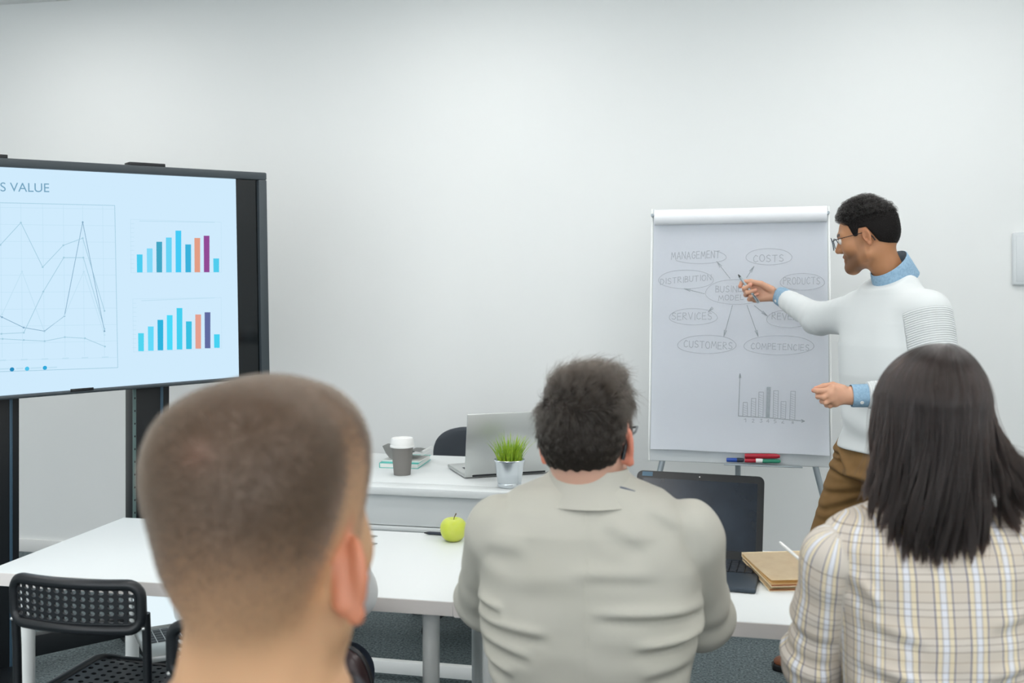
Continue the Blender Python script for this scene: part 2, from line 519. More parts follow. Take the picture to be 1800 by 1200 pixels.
for (x, y), c in zip(((57, 1020), (125, 1017), (205, 1013)), ((40, 140, 190), (80, 195, 235), (50, 170, 220))):
    bm = new(); q = tvloc(*cz(x, y))
    bm.faces.new([bm.verts.new(tvput(0.0009)(q + 0.0075 * np.array([math.cos(a), math.sin(a)]))) for a in np.linspace(0, 2 * math.pi, 17)[:-1]])
    obj('legend_dot', bm, glow('legend_glow', c), scr, True, smooth=False)
def barchart(xs, tops, bl, br, frame_, cols):
    bm = new(); ribbon(bm, slide_px([cz(*p) for p in frame_] + [cz(*frame_[0])]), 0.0013, tvput(0.0004))
    (x0, y0), (x1, y1) = frame_[0], frame_[3]
    for k in range(1, 12):
        y = y0 + (y1 - y0) * k / 12
        ribbon(bm, slide_px([cz(x0, y), cz(x0 + 16, y)]), 0.0016, tvput(0.0005))
    ribbon(bm, slide_px([cz(x0 + 40, frame_[0][1] + 8), cz(frame_[1][0] - 30, frame_[1][1] + 1)]), 0.003, tvput(0.0005))
    obj('bar_chart_border', bm, MATS['line_faint'], scr, True, smooth=False)
    for i, (x, tp, c) in enumerate(zip(xs, tops, cols)):
        bb = bl + (br - bl) * i / 8
        slide_poly('chart_bar', slide_px([cz(x - 13, bb), cz(x + 12, bb), cz(x + 12, tp), cz(x - 14, tp)]), glow('bar_glow', c), 0.001)
barchart((632, 677, 720, 763, 806, 850, 891, 933, 976), (503, 476, 446, 427, 396, 458, 429, 419, 521), 584, 583,
         [(590, 345), (998, 358), (999, 583), (593, 585)],
         ((76, 205, 240), (128, 218, 250), (66, 166, 196), (104, 212, 246), (70, 203, 246), (60, 178, 220), (226, 158, 134), (146, 76, 150), (82, 205, 238)))
barchart((638, 682, 725, 767, 811, 853, 895, 937, 979), (857, 827, 797, 776, 744, 804, 773, 763, 862), 938, 923,
         [(600, 703), (998, 697), (1000, 925), (604, 942)],
         ((80, 213, 240), (98, 218, 250), (46, 180, 222), (74, 218, 250), (70, 208, 240), (58, 192, 225), (228, 160, 144), (98, 108, 160), (72, 210, 242)))
fc = bpy.data.curves.new('slide_title', 'FONT'); fc.body = 'S VALUE'
fo = bpy.data.objects.new('tmp', fc); COL.objects.link(fo)
dg = bpy.context.evaluated_depsgraph_get(); me = bpy.data.meshes.new_from_object(fo.evaluated_get(dg)); bpy.data.objects.remove(fo)
xs = [v.co.x for v in me.vertices]; ys = [v.co.y for v in me.vertices]
a0, a1 = tvloc(2, 336), tvloc(88, 337.5); hh = tvloc(0, 320)[1] - tvloc(0, 336)[1]
for v in me.vertices:
    u = (v.co.x - min(xs)) / (max(xs) - min(xs)); w = (v.co.y - min(ys)) / (max(ys) - min(ys))
    q = a0 + (a1 - a0) * u; v.co = tvput(0.0009)((q[0], q[1] + hh * w))
link('slide_title', me, MATS['title_glow'], scr, True)
# brackets on the top edge, stand columns, feet
for x0, x1 in ((-12, 15), (228, 292)):
    bm = new(); q0, q1 = tvloc(x0, 283), tvloc(x1, 289)
    box(bm, (q0[0], -0.06, H2 - 0.002), (q1[0], -0.005, H2 + 0.013), 0.003, MT)
    obj('top_bracket', bm, MATS['black_plastic'], tv, True)
bm = new(); q0, q1 = tvloc(123, 697), tvloc(164, 696); box(bm, (q0[0], 0.005, -H2 + 0.009), (q1[0], 0.0075, -H2 + 0.02), 0.001, MT); obj('front_sensor', bm, MATS['black_plastic'], tv, True)
up = np.array([0, 0, 1.0]); tah = unit([ta[0], ta[1], 0]); tnh = unit([tn[0], tn[1], 0])
for (xa, xb, edge_) in ((234, 298, 1), (-34, 34, 0)):
    o2 = tvo - tnh * 0.13; nn = tnh
    qa, qb = hit(xa, 720, o2, nn), hit(xb, 720, o2, nn)
    wdt = np.linalg.norm((qb - qa)[:2])
    MP = basis(tah, -tnh, up, (qa[0], qa[1], 0))
    bm = new(); box(bm, (0, 0, 0.03), (wdt, 0.09, 1.5), 0.004, MP)
    col_ = obj('stand_column', bm, MATS['black_metal'], tv, True)
    bm = new(); box(bm, (wdt * 0.74, -0.003, 0.05), (wdt * 0.82, 0.002, 1.45), 0.001, MP); obj('light_stripe', bm, MATS['stripe_blue'], col_, True)
    bm = new(); box(bm, (-0.002, -0.004, 0.05), (0.011, 0.002, 1.45), 0.001, MP); st = obj('perforated_strip', bm, MATS['perforated_strip'], col_, True)
    bm = new(); box(bm, (wdt * 0.1, -0.36, 0.0), (wdt * 0.9, 0.32, 0.055), 0.01, MP); obj('stand_foot', bm, MATS['black_metal'], tv, True)
    bm = new()
    for k in range(24): box(bm, (0.003, -0.0055, 0.2 + k * 0.05), (0.008, -0.003, 0.207 + k * 0.05), 0, MP)
    tag(obj('mounting_hole', bm, MATS['black_metal'], col_, True), kind='stuff')
bm = new(); qa = tvo - tnh * 0.16 - tah * 1.25; MP = basis(tah, -tnh, up, (qa[0], qa[1], 0)); box(bm, (0, 0, 0.06), (0.95, 0.05, 0.14), 0.005, MP); obj('crossbar', bm, MATS['black_metal'], tv, True)

# ---------------------------------------------------------------- desk against the back of the room
f0 = PZ(480, 847.5, 0.74); f1 = PZ(1050, 871.5, 0.74)
dx0, dx1, dy0 = f0[0], f1[0], (PZ(657, 855, 0.74)[1] + PZ(922, 866, 0.74)[1]) / 2
DD = 0.68
desk = thing('desk', 'white desk by the back wall under the silver laptop and potted grass', 'desk', ((dx0 + dx1) / 2, dy0 + DD / 2, 0))
def part(name, boxes, m, parent, bev=0.003):
    bm = new()
    for lo, hi in boxes: box(bm, lo, hi, bev)
    return obj(name, bm, m, parent, True)
part('desk_top', [((dx0, dy0 + 0.092, 0.712), (dx1, dy0 + DD, 0.74))], MATS['white_laminate'], desk)
part('front_strip', [((dx0, dy0, 0.712), (dx1, dy0 + 0.088, 0.7395))], MATS['white_laminate'], desk)
part('upper_panel', [((dx0 + 0.02, dy0 + 0.03, 0.60), (dx1 - 0.02, dy0 + 0.048, 0.713))], MATS['white_laminate'], desk)
part('panel_ledge', [((dx0 + 0.02, dy0 + 0.02, 0.582), (dx1 - 0.02, dy0 + 0.048, 0.597))], MATS['white_laminate'], desk)
part('lower_panel', [((dx0 + 0.02, dy0 + 0.034, 0.42), (dx1 - 0.02, dy0 + 0.048, 0.579))], MATS['white_laminate'], desk)
for s, x in ((0, dx0 + 0.02), (1, dx1 - 0.05)):
    part('side_frame', [((x, dy0 + 0.05, 0.0), (x + 0.03, dy0 + 0.09, 0.712)), ((x, dy0 + DD - 0.09, 0.0), (x + 0.03, dy0 + DD - 0.05, 0.712)), ((x, dy0 + 0.05, 0.03), (x + 0.03, dy0 + DD - 0.05, 0.07))], MATS['white_metal'], desk)
part('foot_rail', [((dx0 + 0.05, dy0 + 0.14, 0.03), (dx1 - 0.05, dy0 + 0.17, 0.075))], MATS['white_metal'], desk)

# ---------------------------------------------------------------- the two meeting tables
def make_table(name_loc, label):
    t = thing('table', label, 'table', name_loc, math.radians(0.3), 'white meeting tables')
    bm = new(); box(bm, (-0.6, -0.3, 0.706), (0.6, 0.3, 0.74), 0.002)
    top = obj('tabletop', bm, MATS['white_laminate'], t)
    bm = new()
    for s in (-1, 1):
        box(bm, (-0.599, s * 0.3 - 0.0012, 0.7075), (0.599, s * 0.3 + 0.0012, 0.7385), 0)
        box(bm, (s * 0.6 - 0.0012, -0.299, 0.7075), (s * 0.6 + 0.0012, 0.299, 0.7385), 0)
    obj('edge_band', bm, MATS['laminate_edge'], top)
    for sx in (-1, 1):
        for sy in (-1, 1):
            bm = new()
            lathe(bm, [(0, 0), (0.021, 0), (0.021, 0.012), (0.0185, 0.014), (0.02, 0.69), (0.03, 0.70), (0.045, 0.704), (0.045, 0.7065), (0, 0.7065)], 24, Matrix.Translation((sx * 0.53, sy * 0.235, 0)))
            obj('leg', bm, MATS['white_metal'], t)
    return t
bl, fr = PZ(208, 903, 0.74), PZ(791, 1062, 0.74)
tx1 = fr[0]; ty0 = (fr[1] + PZ(288, 1020, 0.74)[1]) / 2
make_table((tx1 - 0.6, ty0 + 0.3, 0), 'white meeting table with a green apple on it')
tb = make_table((tx1 + 0.604, ty0 + 0.3, 0), 'white meeting table under the black laptop and brown notebooks')

# ---------------------------------------------------------------- flip chart
BL, BR = P(1144, 792, 4.20), P(1458, 797, 4.04)
fx = unit([BR[0] - BL[0], BR[1] - BL[1], 0]); fnh = unit(np.cross(fx, [0, 0, 1.0])); LEAN = math.radians(8)
fu = unit(np.array([0, 0, 1.0]) * math.cos(LEAN) - fnh * math.sin(LEAN)); fn = unit(np.cross(fx, fu))
FW = np.linalg.norm((BR - BL)[:2]); FO = np.array([BL[0], BL[1], (BL[2] + BR[2]) / 2]); FH = 0.985
MF = basis(fx, fu, fn, FO)                # local: x right, y up the sheet, z towards the viewer
def floc(px, py):
    q = hit(px, py, FO, fn) - FO
    return np.array([q @ fx, q @ fu])
mid = FO + fx * FW / 2 - fnh * 0.35
fc_ = thing('flip_chart', 'white flip chart on grey legs covered with a hand drawn diagram', 'flip chart', (mid[0], mid[1], 0))
bm = new(); box(bm, (-0.008, -0.047, -0.03), (FW + 0.008, FH + 0.02, -0.012), 0.004, MF); obj('board', bm, MATS['board_white'], fc_, True)
for s in (-0.012, FW + 0.004):
    bm = new(); box(bm, (s, -0.047, -0.032), (s + 0.008, FH + 0.02, -0.008), 0.002, MF)
    obj('side_rail', bm, MATS['white_metal'], fc_, True)
# paper pad, its lower end curling forward
bm = new(); NY = 30; NX = 6; g = []
for i in range(NY + 1):
    y = FH * i / NY; cu = max(0.0, 1 - y / 0.16) ** 2 * 0.022
    g.append([bm.verts.new(MF @ Vector((FW * j / NX, y + 0.002 * math.sin(j * 1.7) * (i == 0), 0.0 + cu))) for j in range(NX + 1)])
for i in range(NY):
    for j in range(NX): bm.faces.new((g[i][j], g[i][j + 1], g[i + 1][j + 1], g[i + 1][j]))
bmesh.ops.solidify(bm, geom=bm.faces[:], thickness=0.001)
sheet = obj('paper_sheet', bm, MATS['paper'], fc_, True)
bm = new(); box(bm, (0.001, 0.004, -0.011), (FW - 0.001, FH, -0.002), 0.001, MF); obj('paper_pad', bm, MATS['page_white'], fc_, True)
# the used pages turned over the top edge
bm = new(); prof = []
for a in np.linspace(math.radians(-100), math.radians(200), 26): prof.append((FH - 0.02 + 0.032 * math.sin(a), 0.006 + 0.030 * math.cos(a)))
prof.append((FH - 0.06, -0.02)); 
R0 = [bm.verts.new(MF @ Vector((0.004, y, z))) for y, z in prof]; R1 = [bm.verts.new(MF @ Vector((FW - 0.001, y + 0.006, z))) for y, z in prof]
for k in range(len(prof)): 
    k2 = (k + 1) % len(prof); bm.faces.new((R0[k], R1[k], R1[k2], R0[k2]))
bm.faces.new(R0[::-1]); bm.faces.new(R1)
obj('turned_pages', bm, MATS['paper_roll'], fc_, True)
for x in (-0.006, FW + 0.004):
    bm = new(); lathe(bm, [(0, 0.012), (0.006, 0.012), (0.007, 0.0), (0.004, -0.02), (0, -0.02)], 12, MF @ Matrix.Translation((x, FH - 0.01, 0.0)))
    obj('page_peg', bm, MATS['grey_metal'], fc_, True)
q0, q1 = floc(1273, 813), floc(1410, 819)
bm = new(); box(bm, (q0[0], -0.052, -0.012), (q1[0], -0.046, 0.052), 0.002, MF); tray = obj('pen_tray', bm, MATS['grey_metal'], fc_, True)
for (xa, ya), (xb, yb), dep in (((1166, 811), (1152, 868), 0.0), ((1431, 819), (1446, 876), 0.0)):
    a = hit(xa, ya, FO - fn * 0.03, fn); c = hit(xb, yb, FO - fn * 0.03, fn); dirv = c - a; s = (0.0 - a[2]) / dirv[2]
    bm = new(); tube(bm, [a + np.array([0, 0, 0.02]), a + dirv * s], 0.012, 12); lg = obj('leg', bm, MATS['grey_metal'], fc_, True)
    bm = new(); lathe(bm, [(0, 0), (0.017, 0), (0.016, 0.03), (0, 0.03)], 12, Matrix.Translation(Vector(a + dirv * s))); obj('rubber_foot', bm, MATS['black_plastic'], lg, True)
a = hit(1297, 700, FO - fn * 0.05, fn); c = a - fnh * 0.42; c[2] = 0
a2 = hit(1297, 812, FO - fn * 0.05, fn)
bm = new(); tube(bm, [a2 + np.array([0, 0, 0.25]), a2, np.array([a2[0], a2[1], 0]) - fnh * 0.10], 0.011, 12); lg = obj('leg', bm, MATS['grey_metal'], fc_, True)
bm = new(); lathe(bm, [(0, 0), (0.017, 0), (0.016, 0.03), (0, 0.03)], 12, Matrix.Translation(Vector(np.array([a2[0], a2[1], 0]) - fnh * 0.10))); obj('rubber_foot', bm, MATS['black_plastic'], lg, True)

# handwriting on the sheet
O_ = [(0.33 + 0.33 * math.cos(a), 0.5 + 0.5 * math.sin(a)) for a in np.linspace(1.7, 1.7 + 2 * math.pi, 13)]
FONT = {'M': [[(0, 0), (.12, 1), (.4, .3), (.68, 1), (.8, 0)]], 'A': [[(0, 0), (.35, 1), (.68, 0)], [(.1, .36), (.56, .36)]],
        'N': [[(0, 0), (.03, 1), (.6, 0), (.63, 1)]], 'G': [[(.62, .85), (.32, 1), (.05, .6), (.1, .12), (.4, 0), (.64, .2), (.64, .48), (.38, .48)]],
        'E': [[(.55, 1), (.03, .97), (0, 0), (.58, .02)], [(0, .5), (.48, .52)]], 'T': [[(0, .97), (.68, 1)], [(.36, 1), (.33, 0)]],
        'C': [[(.6, .85), (.32, 1), (.04, .6), (.08, .15), (.34, 0), (.62, .16)]], 'O': [O_],
        'S': [[(.56, .88), (.3, 1), (.06, .8), (.14, .58), (.48, .42), (.58, .2), (.34, 0), (.02, .12)]],
        'D': [[(0, 0), (.03, 1), (.4, .9), (.6, .5), (.4, .08), (0, 0)]], 'I': [[(.1, 0), (.12, 1)]],
        'R': [[(0, 0), (.03, 1), (.45, .95), (.5, .68), (.03, .5), (.6, 0)]], 'B': [[(0, 0), (.03, 1), (.42, .92), (.42, .62), (.03, .52), (.52, .4), (.5, .06), (0, 0)]],
        'U': [[(0, 1), (.03, .2), (.3, 0), (.55, .2), (.6, 1)]], 'P': [[(0, 0), (.03, 1), (.48, .93), (.5, .6), (.03, .48)]],
        'V': [[(0, 1), (.32, 0), (.62, 1)]], 'L': [[(.02, 1), (0, 0), (.5, .02)]],
        '1': [[(.1, .8), (.35, 1), (.35, 0)]], '2': [[(.05, .85), (.35, 1), (.5, .7), (.05, 0), (.55, 0)]], '3': [[(.05, 1), (.5, 1), (.25, .6), (.52, .3), (.3, 0), (.03, .1)]],
        '4': [[(.4, 0), (.4, 1), (.02, .35), (.55, .35)]], '5': [[(.5, 1), (.1, 1), (.06, .58), (.45, .55), (.48, .15), (.05, 0)]],
        '6': [[(.45, 1), (.1, .5), (.08, .12), (.4, 0), (.5, .3), (.1, .42)]], '8': [[(.3, .52), (.08, .8), (.3, 1), (.5, .8), (.3, .52), (.05, .22), (.3, 0), (.55, .22), (.3, .52)]]}
def fput(q): return MF @ Vector((q[0], q[1], 0.0016))
def fpx(pts): return [floc(x, y) for x, y in pts]
def word(text, x0, y0, x1, y1, h, w=0.0026):
    bm = new(); adv = []; 
    for ch in text: adv.append(max(p[0] for s in FONT[ch] for p in s) + 0.22)
    tot = sum(adv) - 0.22; u = 0
    for i, ch in enumerate(text):
        jy = math.sin(i * 2.3 + len(text)) * 0.05
        for s in FONT[ch]:
            pts = []
            for (a, b_) in s:
                t = (u + a) / tot
                pts.append((x0 + (x1 - x0) * t, y0 + (y1 - y0) * t - (b_ + jy) * h))
            ribbon(bm, fpx(pts), w, fput)
        u += adv[i]
    obj('handwritten_word', bm, MATS['ink_grey'], sheet, True, smooth=False)
word('MANAGEMENT', 1180, 456, 1265, 453, 12.5); word('COSTS', 1324, 460, 1377, 460, 12); word('DISTRIBUTION', 1161, 500, 1250, 492, 10)
word('BUSINESS', 1258, 514, 1322, 512, 11); word('MODEL', 1263, 528, 1307, 527, 9); word('PRODUCTS', 1377, 500, 1441, 499, 12)
word('SERVICES', 1181, 562, 1251, 561, 12); word('REVENUE', 1357, 561, 1420, 563, 11.5); word('CUSTOMERS', 1202, 610, 1287, 614, 12); word('COMPETENCIES', 1320, 613, 1422, 616, 10.5)
cs = lambda x, y: (1160 + x * 0.1834, 420 + y * 0.1834)
def ring_(cx, cy, rx, ry, a0=0.2, a1=6.6, w=0.0022):
    bm = new()
    ribbon(bm, fpx([cs(cx + rx * (1 + 0.03 * math.sin(3 * a)) * math.cos(a), cy + ry * math.sin(a) * (1 + 0.03 * math.cos(2 * a))) for a in np.linspace(a0, a1, 40)]), w, fput)
    obj('drawn_oval', bm, MATS['ink_grey'], sheet, True, smooth=False)
ring_(380, 170, 255, 68, -1.0, 2.6); ring_(1045, 170, 220, 80, -1.35, 5.2); ring_(250, 388, 262, 92, -1.9, 5.0); ring_(730, 508, 292, 122, 0, 6.3)
ring_(1365, 410, 212, 82); ring_(320, 745, 230, 80); ring_(1235, 765, 212, 85); ring_(450, 1010, 280, 90); ring_(1140, 1018, 335, 95)
for (a, c) in (((672, 378), (545, 215)), ((830, 372), (902, 262)), ((430, 525), (232, 476)), ((508, 655), (462, 702)), ((695, 635), (612, 935)), ((835, 635), (942, 935)), ((905, 638), (1030, 738))):
    bm = new(); a, c = np.array(a, float), np.array(c, float); dv = unit(a - c); nv = np.array([-dv[1], dv[0]])
    ribbon(bm, fpx([cs(*a), cs(*c)]), 0.0024, fput)
    ribbon(bm, fpx([cs(*(c + dv * 62 + nv * 11)), cs(*c), cs(*(c + dv * 62 - nv * 11))]), 0.0024, fput)
    obj('drawn_arrow', bm, MATS['ink_dark'], sheet, True, smooth=False)
cb = lambda x, y: (1280 + x * 0.1, 640 + y * 0.1)
bm = new(); ribbon(bm, fpx([cb(208, 165), cb(196, 500), cb(180, 910), cb(760, 945), cb(1340, 1000)]), 0.0026, fput)
ribbon(bm, fpx([cb(195, 240), cb(208, 165), cb(222, 240)]), 0.003, fput); ribbon(bm, fpx([cb(1285, 975), cb(1340, 1000), cb(1290, 1018)]), 0.003, fput)
obj('drawn_axes', bm, MATS['ink_dark'], sheet, True, smooth=False)
for i, (a, b_, yb, c, d_, yt) in enumerate(((255, 340, 910, 265, 335, 670), (400, 480, 925, 410, 485, 600), (530, 610, 930, 540, 620, 490), (660, 728, 942, 680, 750, 400), (790, 870, 950, 800, 880, 465), (925, 1005, 962, 930, 1015, 655), (1080, 1170, 985, 1100, 1180, 475))):
    bm = new(); L = lambda t: (a + (c - a) * t, yb + (yt - yb) * t); R = lambda t: (b_ + (d_ - b_) * t, yb + (yt - yb) * t)
    if i == 3:
        bm.faces.new([bm.verts.new(fput(q)) for q in fpx([cb(*L(0)), cb(*R(0)), cb(*R(1)), cb(*L(1))])]); mm = MATS['ink_dark']
    else:
        ribbon(bm, fpx([cb(*L(0)), cb(*L(1)), cb(*R(1)), cb(*R(0))]), 0.0024, fput); mm = MATS['ink_grey']
        n = int((yb - yt) / 42)
        for k in range(n): ribbon(bm, fpx([cb(*L((k + 0.9) / (n + 1))), cb(*R(max(0.02, (k + 0.1) / (n + 1))))]), 0.0013, fput)
    obj('drawn_bar', bm, mm, sheet, True, smooth=False)
for ch, x, y in (('1', 285, 1020), ('2', 435, 1025), ('3', 575, 1025), ('4', 695, 1030), ('5', 820, 1035), ('6', 955, 1055), ('8', 1130, 1065)):
    x_, y_ = cb(x, y); word(ch, x_ - 2, y_, x_ + 2.5, y_, 6, 0.002)
# markers lying on the tray
def marker(label, xa, xb, yc, m, capm, r=0.0085, z=0.0):
    a = hit(xa, yc, FO + fn * 0.02, fn) ; c = hit(xb, yc + (xb - xa) * 0.012, FO + fn * 0.02, fn)
    ax = unit(c - a); L = np.linalg.norm(c - a); t = thing('marker', label, 'marker', a, 0, 'markers on the flip chart tray')
    u_ = unit(np.cross(ax, [0, 0, 1])); M = basis(u_, np.cross(ax, u_), ax, a)
    bm = new(); lathe(bm, [(0, 0), (r * 0.85, 0), (r, 0.004), (r, L * 0.62), (0, L * 0.62)], 16, M); obj('barrel', bm, m, t, True)
    bm = new(); lathe(bm, [(0, L * 0.6), (r * 1.06, L * 0.6), (r * 1.02, L * 0.9), (r * 0.6, L), (0, L)], 16, M); obj('cap', bm, capm, t, True)
marker('blue marker alone at the left end of the flip chart tray', 1277, 1308, 808, MATS['blue_plastic'], MATS['navy_plastic'])
marker('red marker on top of the heap on the flip chart tray', 1309, 1371, 801, MATS['red_plastic'], MATS['red_plastic'], 0.0095)
marker('red marker under the other red one on the flip chart tray', 1309, 1342, 809, MATS['red_plastic'], MATS['white_plastic'])
marker('green marker at the right end of the flip chart tray', 1340, 1372, 810, MATS['green_plastic'], MATS['green_plastic'], 0.0075)
# ---------------------------------------------------------------- things on the desk
DZ = 0.74
# silver laptop seen from behind
a, c = PZ(817, 842, DZ), PZ(973, 832, DZ); lx = unit([c[0] - a[0], c[1] - a[1], 0]); ly = np.array([-lx[1], lx[0], 0])
LW = 0.345
lt = thing('laptop', 'silver laptop on the desk seen from behind, screen facing the wall', 'laptop', (*((a + lx * LW / 2)[:2]), DZ))
ML = basis(lx, ly, (0, 0, 1), a)
bm = new(); box(bm, (0, 0.006, 0.003), (LW, 0.238, 0.017), 0.004, ML); base_ = obj('base', bm, MATS['silver'], lt, True)
bm = new()
for r_ in range(5):
    for k in range(13): box(bm, (0.03 + k * 0.022, 0.035 + r_ * 0.021, 0.0165), (0.049 + k * 0.022, 0.053 + r_ * 0.021, 0.0185), 0, ML)
tag(obj('keyboard', bm, MATS['key_black'], base_, True), kind='stuff')
TL_ = math.radians(9)
MLl = ML @ basis((1, 0, 0), (0, math.cos(TL_), math.sin(TL_)), (0, -math.sin(TL_), math.cos(TL_)), (0, 0.004, 0.012))
bm = new(); box(bm, (0, -0.004, 0.0), (LW, 0.004, 0.232), 0.0038, MLl); lid_ = obj('lid', bm, MATS['silver'], lt, True)
bm = new(); box(bm, (0.008, 0.0038, 0.012), (LW - 0.008, 0.0046, 0.224), 0, MLl); obj('screen', bm, MATS['dark_glass'], lid_, True)
bm = new(); box(bm, (0.03, -0.0035, -0.006), (LW - 0.03, 0.006, 0.004), 0.002, MLl); obj('hinge', bm, MATS['black_plastic'], lt, True)
# potted grass
pp = P(895.5, 0, 3.60); pp[2] = DZ
pot = thing('potted_grass', 'bright green grass in a shiny zinc pot on the desk', 'potted plant', pp)
bm = new(); lathe(bm, [(0, 0.0), (0.039, 0.0), (0.042, 0.004), (0.042, 0.013), (0.041, 0.016), (0.0425, 0.018), (0.052, 0.088), (0.0545, 0.0915), (0.055, 0.095), (0.0535, 0.097), (0.0515, 0.094), (0.0500, 0.080), (0, 0.080)], 48); obj('pot', bm, MATS['pot_metal'], pot)
bm = new(); lathe(bm, [(0.0495, 0.078), (0.048, 0.083), (0, 0.085)], 24); obj('soil', bm, MATS['soil'], pot)
bm = new()
for i in range(210):
    a_ = rng.uniform(0, 2 * math.pi); r0 = 0.042 * math.sqrt(rng.random()); out = rng.uniform(0.1, 1.0) * (0.35 + r0 / 0.042); L = rng.uniform(0.06, 0.125) * (1.05 - 0.25 * r0 / 0.042)
    dirh = np.array([math.cos(a_), math.sin(a_), 0]); w0 = rng.uniform(0.003, 0.0052)
    side = np.array([-dirh[1], dirh[0], 0]); side = unit(side + rng.normal(0, .6, 3) * np.array([1, 1, 0])); vs = []
    for k in range(6):
        t = k / 5; p = dirh * (r0 + out * L * 0.55 * t ** 1.6) + np.array([0, 0, 0.082 + L * (t - 0.12 * out * t * t)]); w = w0 * (1 - t ** 1.7) * 0.5 + 0.0002
        vs.append((bm.verts.new(p - side * w), bm.verts.new(p + dirh * w * 0.5), bm.verts.new(p + side * w)))
    for A, B in zip(vs, vs[1:]): bm.faces.new((A[0], A[1], B[1], B[0])); bm.faces.new((A[1], A[2], B[2], B[1]))
tag(obj('grass_blade', bm, MATS['grass_green'], pot, angle=80), kind='stuff')
# takeaway cup
cp = P(707, 0, 3.83); cp[2] = DZ
cup = thing('coffee_cup', 'grey takeaway coffee cup with a white lid on the desk', 'cup', cp)
bm = new(); lathe(bm, [(0, 0.003), (0.029, 0.003), (0.0295, 0.0), (0.031, 0.0), (0.0415, 0.112), (0.0405, 0.112), (0, 0.105)], 40); obj('paper_body', bm, MATS['cup_grey'], cup)
bm = new(); lathe(bm, [(0.042, 0.103), (0.0455, 0.104), (0.0455, 0.110), (0.0435, 0.112), (0.0435, 0.118), (0.0415, 0.133), (0.039, 0.137), (0.036, 0.136), (0.034, 0.130), (0, 0.129)], 40); lid = obj('lid', bm, MATS['white_plastic'], cup)
bm = new(); box(bm, (-0.007, -0.032, 0.1295), (0.007, -0.028, 0.1305), 0); obj('sip_hole', bm, MATS['black_plastic'], lid)
# teal notebook and grey notepad behind the cup
def slab_book(name, label, c, rz, w, d, h, cover, pages, group=None, z0=None):
    t = thing(name, label, 'notebook', c, rz, group)
    bm = new(); box(bm, (-w / 2, -d / 2, 0), (w / 2, d / 2, 0.0022), 0.0008); box(bm, (-w / 2, -d / 2, h - 0.0022), (w / 2, d / 2, h), 0.0008); box(bm, (-w / 2, -d / 2, 0), (-w / 2 + 0.0025, d / 2, h), 0.0008)
    obj('cover', bm, cover, t)
    bm = new(); box(bm, (-w / 2 + 0.002, -d / 2 + 0.003, 0.0021), (w / 2 - 0.003, d / 2 - 0.003, h - 0.0021), 0); obj('pages', bm, pages, t)
    return t
q = P(713, 0, 4.06); q[2] = DZ
slab_book('notebook', 'teal notebook lying flat on the desk behind the cup', q, 0.05, 0.155, 0.21, 0.02, MATS['teal_cover'], MATS['page_white'], z0=DZ)
q2 = P(714, 0, 4.05); q2[2] = DZ + 0.02
t = thing('notepad', 'grey wire bound notepad propped open on the teal notebook', 'notepad', q2)
bm = new()
prof = [(-0.075, 0.058), (-0.06, 0.03), (-0.045, 0.012), (-0.02, 0.004), (0.01, 0.02), (0.04, 0.045), (0.085, 0.038)]
g = [[bm.verts.new((x, y, z * (1 - 0.25 * (y > 0)) + (0.002))) for (x, z) in prof] for y in (-0.07, 0.0, 0.07)]
for A, B in zip(g, g[1:]):
    for k in range(len(prof) - 1): bm.faces.new((A[k], A[k + 1], B[k + 1], B[k]))
bmesh.ops.solidify(bm, geom=bm.faces[:], thickness=0.003)
obj('grey_sheet', bm, MATS['grey_cover'], t, angle=70)
bm = new(); box(bm, (-0.075, -0.07, 0.0), (0.075, 0.07, 0.006), 0.001); obj('pages', bm, MATS['page_white'], t)
bm = new()
for k in range(9): tube(bm, arc((0.085, -0.06 + k * 0.015, 0.036), 0.008, 0, 2 * math.pi, 12)[:-1], 0.0013, 6, closed=True)
tag(obj('wire_coil', bm, MATS['white_metal'], t), kind='stuff')

# ---------------------------------------------------------------- office chair behind the desk
oc = P(832, 0, 4.42); oc[2] = 0
t = thing('office_chair', 'dark grey office chair behind the desk, mostly hidden by the laptop', 'chair', oc, math.radians(184))
fb = lambda p: smax(np.abs(np.abs(p[:, 1] + 0.235 - 0.35 * p[:, 0] ** 2) - 0.0) - 0.024, (np.maximum(np.abs(p[:, 0]) / 0.225, 0) ** 3.2 + (np.abs(p[:, 2] - 0.65) / 0.155) ** 3.2 - 1) * 0.07, 0.02)
V, Q = surf(fb, (-0.27, -0.31, 0.45), (0.27, -0.1, 0.85), 0.01); link('backrest', mesh_np('backrest', V, Q), MATS['chair_fabric'], t)
fs = lambda p: (np.abs(p[:, 0] / 0.24) ** 4 + np.abs(p[:, 1] / 0.235) ** 4 + np.abs((p[:, 2] - 0.43) / 0.04) ** 3 - 1) * 0.03
V, Q = surf(fs, (-0.28, -0.28, 0.36), (0.28, 0.28, 0.5), 0.012); link('seat', mesh_np('seat', V, Q), MATS['chair_fabric'], t)
bm = new(); tube(bm, [(0, -0.1, 0.40), (0, -0.26, 0.41), (0, -0.275, 0.56)], 0.018, 10); obj('back_bracket', bm, MATS['black_plastic'], t)
bm = new(); lathe(bm, [(0, 0.09), (0.035, 0.09), (0.028, 0.12), (0.026, 0.25), (0.018, 0.26), (0.018, 0.4), (0, 0.4)], 20); obj('gas_column', bm, MATS['black_metal'], t)
